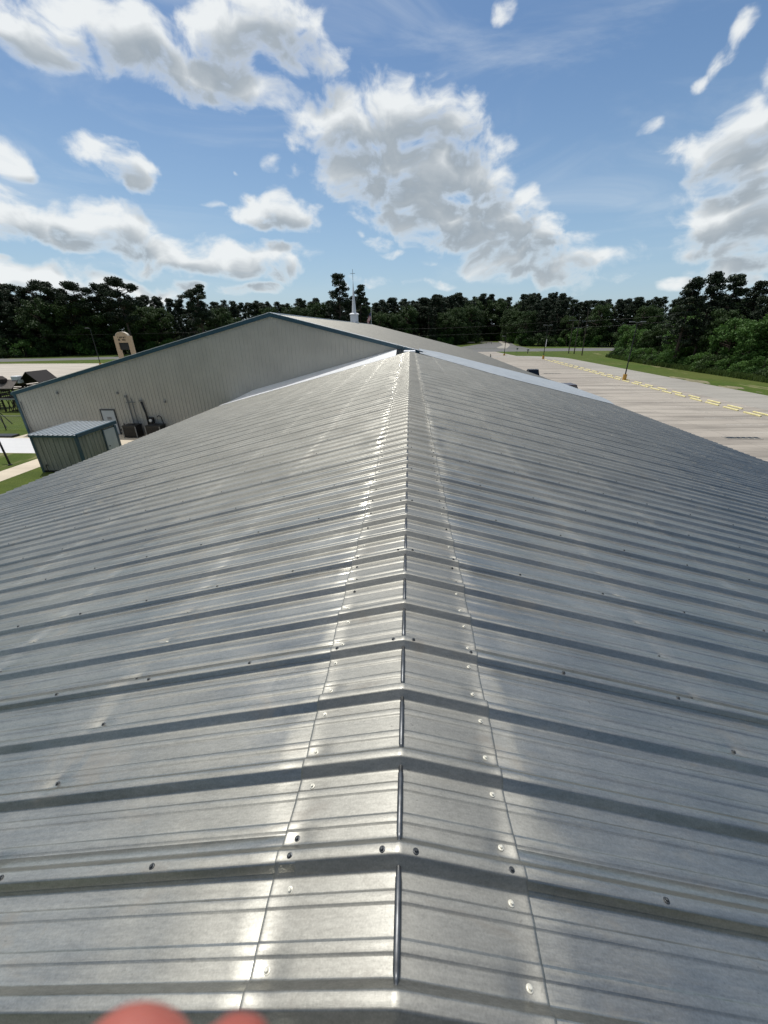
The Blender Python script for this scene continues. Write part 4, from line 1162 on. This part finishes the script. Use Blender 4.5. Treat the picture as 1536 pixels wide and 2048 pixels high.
def make_tree(name, cat, seed, h, kind, m_):
    rnd = random.Random(seed)
    root = thing(name, (0, 0, 0), 'tree', cat)
    tm = MB(); lean = Vector((rnd.uniform(-.5, .5), rnd.uniform(-.5, .5), 0))
    trunk = [Vector((0, 0, -.2)), Vector((0, 0, h * .3)) + lean * .3, Vector((0, 0, h * .62)) + lean * .8, Vector((0, 0, h * .95)) + lean]
    r0 = h * .013
    tm.tube(trunk, [r0 * 1.3, r0, r0 * .65, r0 * .12], 7)
    def tp(u):
        z = u * 3 * .333
        for i in range(3):
            a, b2 = trunk[i], trunk[i + 1]
            if u * h <= b2.z or i == 2: return a.lerp(b2, min(1, max(0, (u * h - a.z) / (b2.z - a.z))))
    cl = []
    if kind == 'pine':      # tall ragged crown, bare lower trunk showing among clumps
        nb = 64
        for i in range(nb):
            u = .22 + .76 * (i / nb) + rnd.uniform(-.02, .02)
            prof = (1 - max(0, (u - .22) / .78)) ** .75 * h * .17 + .6
            a = rnd.uniform(0, 2 * PI); L = prof * rnd.uniform(.55, 1.15)
            b0 = tp(min(u, .98)); e = b0 + Vector((math.cos(a) * L, math.sin(a) * L, L * rnd.uniform(.05, .4)))
            tm.tube([b0, b0.lerp(e, .5) + Vector((0, 0, .15)), e], [r0 * .25, r0 * .17, r0 * .06], 4, False)
            cl.append((e, rnd.uniform(.75, 1.35) * h / 22, .62))
            if rnd.random() < .7: cl.append((b0.lerp(e, .55) + Vector((rnd.uniform(-.4, .4), rnd.uniform(-.4, .4), .3)), rnd.uniform(.6, 1.0) * h / 22, .6))
    elif kind == 'flat':    # old pine: broad flat-topped layered pads with gaps
        for i in range(48):
            u = .38 + .62 * rnd.random() ** .8
            a = rnd.uniform(0, 2 * PI); L = h * (.19 if u < .85 else .12) * rnd.uniform(.2, 1.1)
            b0 = tp(min(u * .93, .96)); e = b0 + Vector((math.cos(a) * L, math.sin(a) * L, L * .45))
            tm.tube([b0, b0.lerp(e, .5) - Vector((0, 0, .2)), e], [r0 * .4, r0 * .25, r0 * .08], 4, False)
            cl.append((e, rnd.uniform(1.0, 1.7) * h / 24, .58))
            cl.append((e + Vector((rnd.uniform(-1.2, 1.2), rnd.uniform(-1.2, 1.2), rnd.uniform(-.4, .6))), rnd.uniform(.7, 1.3) * h / 24, .65))
    elif kind == 'cone':    # young dense pine to the ground
        for i in range(70):
            u = .10 + .88 * (i / 70)
            L = (1 - u) ** .8 * h * .23 * rnd.uniform(.5, 1.1) + .25
            a = rnd.uniform(0, 2 * PI); b0 = tp(u); e = b0 + Vector((math.cos(a) * L, math.sin(a) * L, L * .15))
            tm.tube([b0, e], [r0 * .2, r0 * .05], 4, False)
            cl.append((e, rnd.uniform(.7, 1.25) * h / 18 * (1.25 - .6 * u), .75))
    elif kind == 'broad':   # broadleaf, crown nearly to the ground
        for i in range(80):
            u = .05 + .89 * rnd.random()
            pr = math.sin(min(1, (u - .02) / .98) * PI * .93) ** .6 * h * .30
            a = rnd.uniform(0, 2 * PI); L = pr * rnd.uniform(.45, 1.1); b0 = tp(min(u * .85, .9))
            e = Vector((math.cos(a) * L, math.sin(a) * L, u * h)) + lean * u
            tm.tube([b0, b0.lerp(e, .5), e], [r0 * .35, r0 * .2, r0 * .06], 4, False)
            cl.append((e, rnd.uniform(.8, 1.7) * h / 14, .72))
    else:                   # bush
        for i in range(26):
            a = rnd.uniform(0, 2 * PI); L = h * .55 * rnd.random() ** .5
            z = rnd.uniform(.1, .85) * h * (1 - .35 * (L / (h * .55)) ** 2)
            cl.append((Vector((math.cos(a) * L, math.sin(a) * L, z)), rnd.uniform(.5, 1.0) * h / 4.5, .75))
    cm = MB()
    leaf = {'pine': .23, 'flat': .23, 'cone': .23, 'broad': .22, 'bush': .15}[kind]
    per = {'pine': 105, 'flat': 105, 'cone': 100, 'broad': 105, 'bush': 150}[kind]
    crown_faces(cm, cl, rnd, leaf, per)
    tm.build('trunk', M_BARK, root); cm.build('crown', m_, root)
    return root


protos = {
    'pine': [make_tree('pine_tree', 'tree', 11, 22, 'pine', M_PINE), make_tree('pine_tree', 'tree', 12, 22, 'pine', M_PINE), make_tree('pine_tree', 'tree', 17, 22, 'pine', M_PINE)],
    'flat': [make_tree('old_pine_tree', 'tree', 13, 24, 'flat', M_PINE), make_tree('old_pine_tree', 'tree', 23, 24, 'flat', M_PINE)],
    'cone': [make_tree('young_pine_tree', 'tree', 14, 18, 'cone', M_PINE), make_tree('young_pine_tree', 'tree', 24, 18, 'cone', M_PINE)],
    'broad': [make_tree('broadleaf_tree', 'tree', 15, 14, 'broad', M_OAK), make_tree('broadleaf_tree', 'tree', 25, 14, 'broad', M_OAK)],
    'bright': [make_tree('broadleaf_tree', 'tree', 16, 10, 'broad', M_BRIGHT), make_tree('broadleaf_tree', 'tree', 26, 10, 'broad', M_BRIGHT)],
    'bush': [make_tree('bush', 'bush', 18, 4.5, 'bush', M_OAK), make_tree('bush', 'bush', 28, 4.5, 'bush', M_BRIGHT)],
}
HT = {'pine': 22, 'flat': 24, 'cone': 18, 'broad': 14, 'bright': 10, 'bush': 4.5}
first = set()
def plant(kind, x, y, h, label, group, which=None):
    i = random.randrange(len(protos[kind])) if which is None else which
    pr = protos[kind][i]
    o = pr if id(pr) not in first else copy_tree(pr)
    first.add(id(pr))
    s_ = h / HT[kind]; o.location = (x, y, GZ); o.rotation_euler = (0, 0, random.uniform(0, 2 * PI)); o.scale = (s_ * random.uniform(.9, 1.15), s_ * random.uniform(.9, 1.15), s_)
    o['label'] = label
    if group: o['group'] = group
    elif 'group' in o: del o['group']
    return o


# far tree wall: front edge polyline (x, y, top height)
edge = [(-215, 118, 24), (-175, 130, 24), (-140, 139, 24), (-112, 160, 23), (-85, 172, 21), (-60, 184, 21), (-35, 195, 23), (-10, 207, 23), (20, 226, 24), (32, 250, 27), (42, 292, 30), (66, 292, 30), (60, 240, 25)]
edge2 = [(55, 207, 20), (72, 198, 21), (90, 190, 21), (112, 188, 21), (140, 186, 21)]
def along(pl, step):
    out = []; carry = 0
    for (a, b2) in zip(pl, pl[1:]):
        L = math.hypot(b2[0] - a[0], b2[1] - a[1]); s_ = carry
        while s_ < L:
            u = s_ / L; nx_, ny_ = -(b2[1] - a[1]) / L, (b2[0] - a[0]) / L
            out.append((a[0] + (b2[0] - a[0]) * u, a[1] + (b2[1] - a[1]) * u, a[2] + (b2[2] - a[2]) * u, nx_, ny_)); s_ += step
        carry = s_ - L
    return out
for pl, zone in ((edge, 'in the dark tree wall beyond the left lot and hall'), (edge2, 'in the distant tree wall right of the driveway')):
    for r_, step in ((0, 5.6), (1, 5.8), (2, 6.4), (3, 7.5)):
        for (x, y, h, nx_, ny_) in along(pl, step):
            off = r_ * 6.5 + random.uniform(-2, 3)
            x2, y2 = x + nx_ * off + random.uniform(-1.5, 1.5), y + ny_ * off
            rr = random.random()
            if r_ == 0: kd = 'broad' if rr < .55 else ('cone' if rr < .85 else 'pine')
            else: kd = 'pine' if rr < .6 else ('cone' if rr < .88 else 'flat')
            if r_ == 0: hh = h * random.uniform(.60, .86)
            else: hh = h * random.uniform(.84, .97)
            nm = {'broad': 'rounded broadleaf tree', 'cone': 'dense young pine', 'pine': 'tall slim pine', 'flat': 'old spreading pine'}[kd]
            plant(kd, x2, y2, hh, nm + ' ' + zone, nm + 's ' + zone)
# understorey along the foot of the wall
for pl, zone in ((edge, 'at the foot of the far tree wall'), (edge2, 'at the foot of the trees right of the driveway')):
    for (x, y, h, nx_, ny_) in along(pl, 6.0):
        plant('bush', x - nx_ * 1.5, y - ny_ * 1.5 + random.uniform(-1, 1), random.uniform(6, 10), 'dark shaggy bush ' + zone, 'bushes ' + zone)
# trees that stand out on the skyline
for kd, x, y, h, lab in (('flat', -101, 151, 26.0, 'tall old pine with layered flat pads rising above the trees left of the hall apex'),
                         ('flat', -131, 151, 25.5, 'spreading old pine on the skyline at far left, first from the edge'),
                         ('flat', -118, 152, 25.0, 'spreading old pine between the two tallest skyline pines at left'),
                         ('flat', -111, 158, 25.0, 'lacy old pine just left of the tallest layered pine'),
                         ('flat', -146, 152, 25.0, 'spreading old pine cut by the left edge of the view'),
                         ('flat', -78, 160, 23.5, 'dark old pine standing alone above the notch left of the hall roof'),
                         ('pine', -30.3, 190, 29.5, 'tall bushy pine rising just left of the white steeple'),
                         ('pine', -22, 193, 25.5, 'pine with a sparse top just right of the steeple')):
    plant(kd, x, y, h, lab, None)
# near cluster on the right of the lot
for kd, x, y, h, lab in (('pine', 56, 93, 16.8, 'tall dark pine, left peak of the clump right of the lot'), ('pine', 60.5, 94, 17.8, 'tall dark pine, middle peak of the clump right of the lot'),
                         ('pine', 65, 95, 17.4, 'tall dark pine, right peak of the clump right of the lot'), ('pine', 69, 93, 16.0, 'thinner pine falling off right of the tall clump'),
                         ('flat', 66, 84, 14.6, 'lone pine crown poking up near the right edge of the view'), ('broad', 72, 80, 14.8, 'rounded tree top at the right edge of the view'),
                         ('bright', 59.5, 83, 9.5, 'bright green broadleaf tree nearest behind the tall light pole'), ('bright', 58.5, 77, 8.8, 'bright green broadleaf tree right of the tall light pole'),
                         ('bright', 62, 122, 7.5, 'low bright spreading tree at the left tip of the right hand woods')):
    plant(kd, x, y, h, lab, None)
for k_ in range(70):
    y = random.uniform(52, 128); d = random.random() ** .8 * 34
    x = 58.5 + d + max(0, (y - 100) * .10)
    rr = random.random()
    if d < 9: kd, hh = ('bright' if rr < .6 else 'broad'), random.uniform(8.5, 11.5)
    else: kd, hh = ('broad' if rr < .45 else ('cone' if rr < .6 else 'pine')), random.uniform(12, 15.5)
    if y > 112: hh *= .85
    nm = {'broad': 'rounded dark green tree', 'cone': 'dense young pine', 'pine': 'tall slim pine', 'bright': 'bright green leafy tree'}[kd]
    plant(kd, x, y, hh, nm + ' in the woods right of the lot', nm + 's in the woods right of the lot')
for k_ in range(34):
    y = 48 + k_ * 2.35 + random.uniform(-1, 1)
    x = 55.8 + random.uniform(-.4, 1.2) + max(0, (y - 100) * .12)
    plant('bush', x, y, random.uniform(2.2, 4.6), 'leafy bush along the foot of the woods right of the lot', 'bushes along the foot of the right woods')
# unseen trees added behind the viewpoint, only to darken reflections in the ribs
for r_ in range(2):
    for k_ in range(24):
        x = -120 + k_ * 10.4 + random.uniform(-3, 3) + r_ * 5
        plant('pine' if (k_ + r_) % 3 else 'broad', x, -66 - r_ * 9 + random.uniform(-3, 3), random.uniform(20, 25), 'unseen tall tree added behind the photographer to darken roof reflections', 'added trees behind the photographer')
# tall weeds along the wood edge
wd = MB(); rnd = random.Random(5)
for _ in range(9000):
    y = rnd.uniform(46, 126); x = 53.9 + abs(rnd.gauss(0, .9)) + max(0, (y - 100) * .10); h = rnd.uniform(.25, 1.0)
    a = rnd.uniform(0, PI); w_ = rnd.uniform(.05, .16); dx_, dy_ = math.cos(a) * w_, math.sin(a) * w_
    lx_, ly_ = rnd.uniform(-.25, .25), rnd.uniform(-.25, .25)
    wd.quad((x - dx_, y - dy_, GZ), (x + dx_, y + dy_, GZ), (x + dx_ * .4 + lx_, y + dy_ * .4 + ly_, GZ + h), (x - dx_ * .4 + lx_, y - dy_ * .4 + ly_, GZ + h))
tag(wd.build('tall_weeds', M_WEED), 'tall weeds and rough grass at the foot of the right hand woods', 'weeds', kind='stuff')

# ------------------------------------------------------------------ the photographer's hand at the lower edge
m, t, p = new_mat('skin')
O = t.n.new('ShaderNodeTexCoord').outputs['Object']
c = t.mix(t.rng(t.noise(O, 60, 4), .35, .65), (0.33, 0.085, 0.065, 1), (0.42, 0.14, 0.105, 1))
t.l.new(c, p.inputs['Base Color']); p.inputs['Roughness'].default_value = .5
p.inputs['Subsurface Weight'].default_value = .15; p.inputs['Subsurface Radius'].default_value = (.01, .004, .002)
M_SKIN = m
def cw(x, y, d): return CAM + RX * x + UX * y + FX * d      # a point given in metres right of, above and ahead of the lens
person = thing('person', cw(-.05, -.5, -.12), 'fingertips of the photographer blurred at the lower left edge', 'person')
hb = MB()
def finger(pts, rads):
    pts = [cw(q[0], q[1] - .0182, q[2]) for q in pts]
    d = (pts[-1] - pts[-2]).normalized(); r_ = rads[-1]
    for f_ in (.16, .32, .45, .54):
        pts.append(pts[len(rads) - 1] + d * r_ * f_)
    rads = list(rads) + [r_ * k_ for k_ in (.98, .90, .74, .44)]
    hb.tube(pts, rads, 20)
finger([(-.034, -.175, .030), (-.0290, -.128, .050), (-.0210, -.0760, .0520), (-.0178, -.0475, .0460)], [.0095, .0080, .0064, .0057])
finger([(-.048, -.175, .030), (-.0470, -.128, .052), (-.0355, -.0770, .0520), (-.0312, -.0506, .0460)], [.0100, .0098, .0090, .0086])
finger([(-.064, -.180, .028), (-.0660, -.140, .046), (-.0660, -.112, .050), (-.0650, -.0980, .047)], [.0095, .0082, .0074, .0068])
finger([(-.078, -.188, .022), (-.0810, -.155, .036), (-.0820, -.134, .040), (-.0815, -.1200, .037)], [.0085, .0072, .0064, .0058])
finger([(-.030, -.225, .010), (-.002, -.195, .026), (.018, -.165, .036), (.028, -.145, .038)], [.0150, .0120, .0102, .0092])
for a_, b3 in ((-.036, -.040), (-.048, -.048), (-.060, -.056), (-.072, -.062)):
    hb.tube([cw(a_, -.165, .030), cw(a_ - .002, -.20, .018), cw(b3 - .004, -.245, .0)], [.0125, .0165, .020], 14)
hb.tube([cw(-.046, -.235, .004), cw(-.052, -.265, -.012), cw(-.062, -.33, -.05), cw(-.078, -.45, -.12), cw(-.09, -.55, -.19)], [.030, .025, .030, .038, .041], 24)
hand = hb.build('body', M_SKIN, person, smooth=True)
rm = hand.modifiers.new('remesh', 'REMESH'); rm.mode = 'VOXEL'; rm.voxel_size = .0022; rm.use_smooth_shade = True
sm_ = hand.modifiers.new('smooth', 'SMOOTH'); sm_.factor = .5; sm_.iterations = 5
for (x, y, d, w) in ((-.0180, -.0490, .0500, .0040), (-.0305, -.0505, .0522, .0052)):
    n_ = MB(); pts = [cw(x + w * math.cos(a) * (1), y - .0262 + .0055 * math.sin(a), d + .0012) for a in [2 * PI * k_ / 14 for k_ in range(14)]]
    n_.extrude(pts, FX * .0010); n_.build('fingernail', mat('fingernail', (.50, .33, .24), .3), person, bevel=.0003)
slv = MB().tube([cw(-.072, -.46, -.125), cw(-.09, -.55, -.19), cw(-.12, -.66, -.27)], [.047, .052, .058], 20); slv.build('sleeve', M_SHIRT, person, smooth=True)
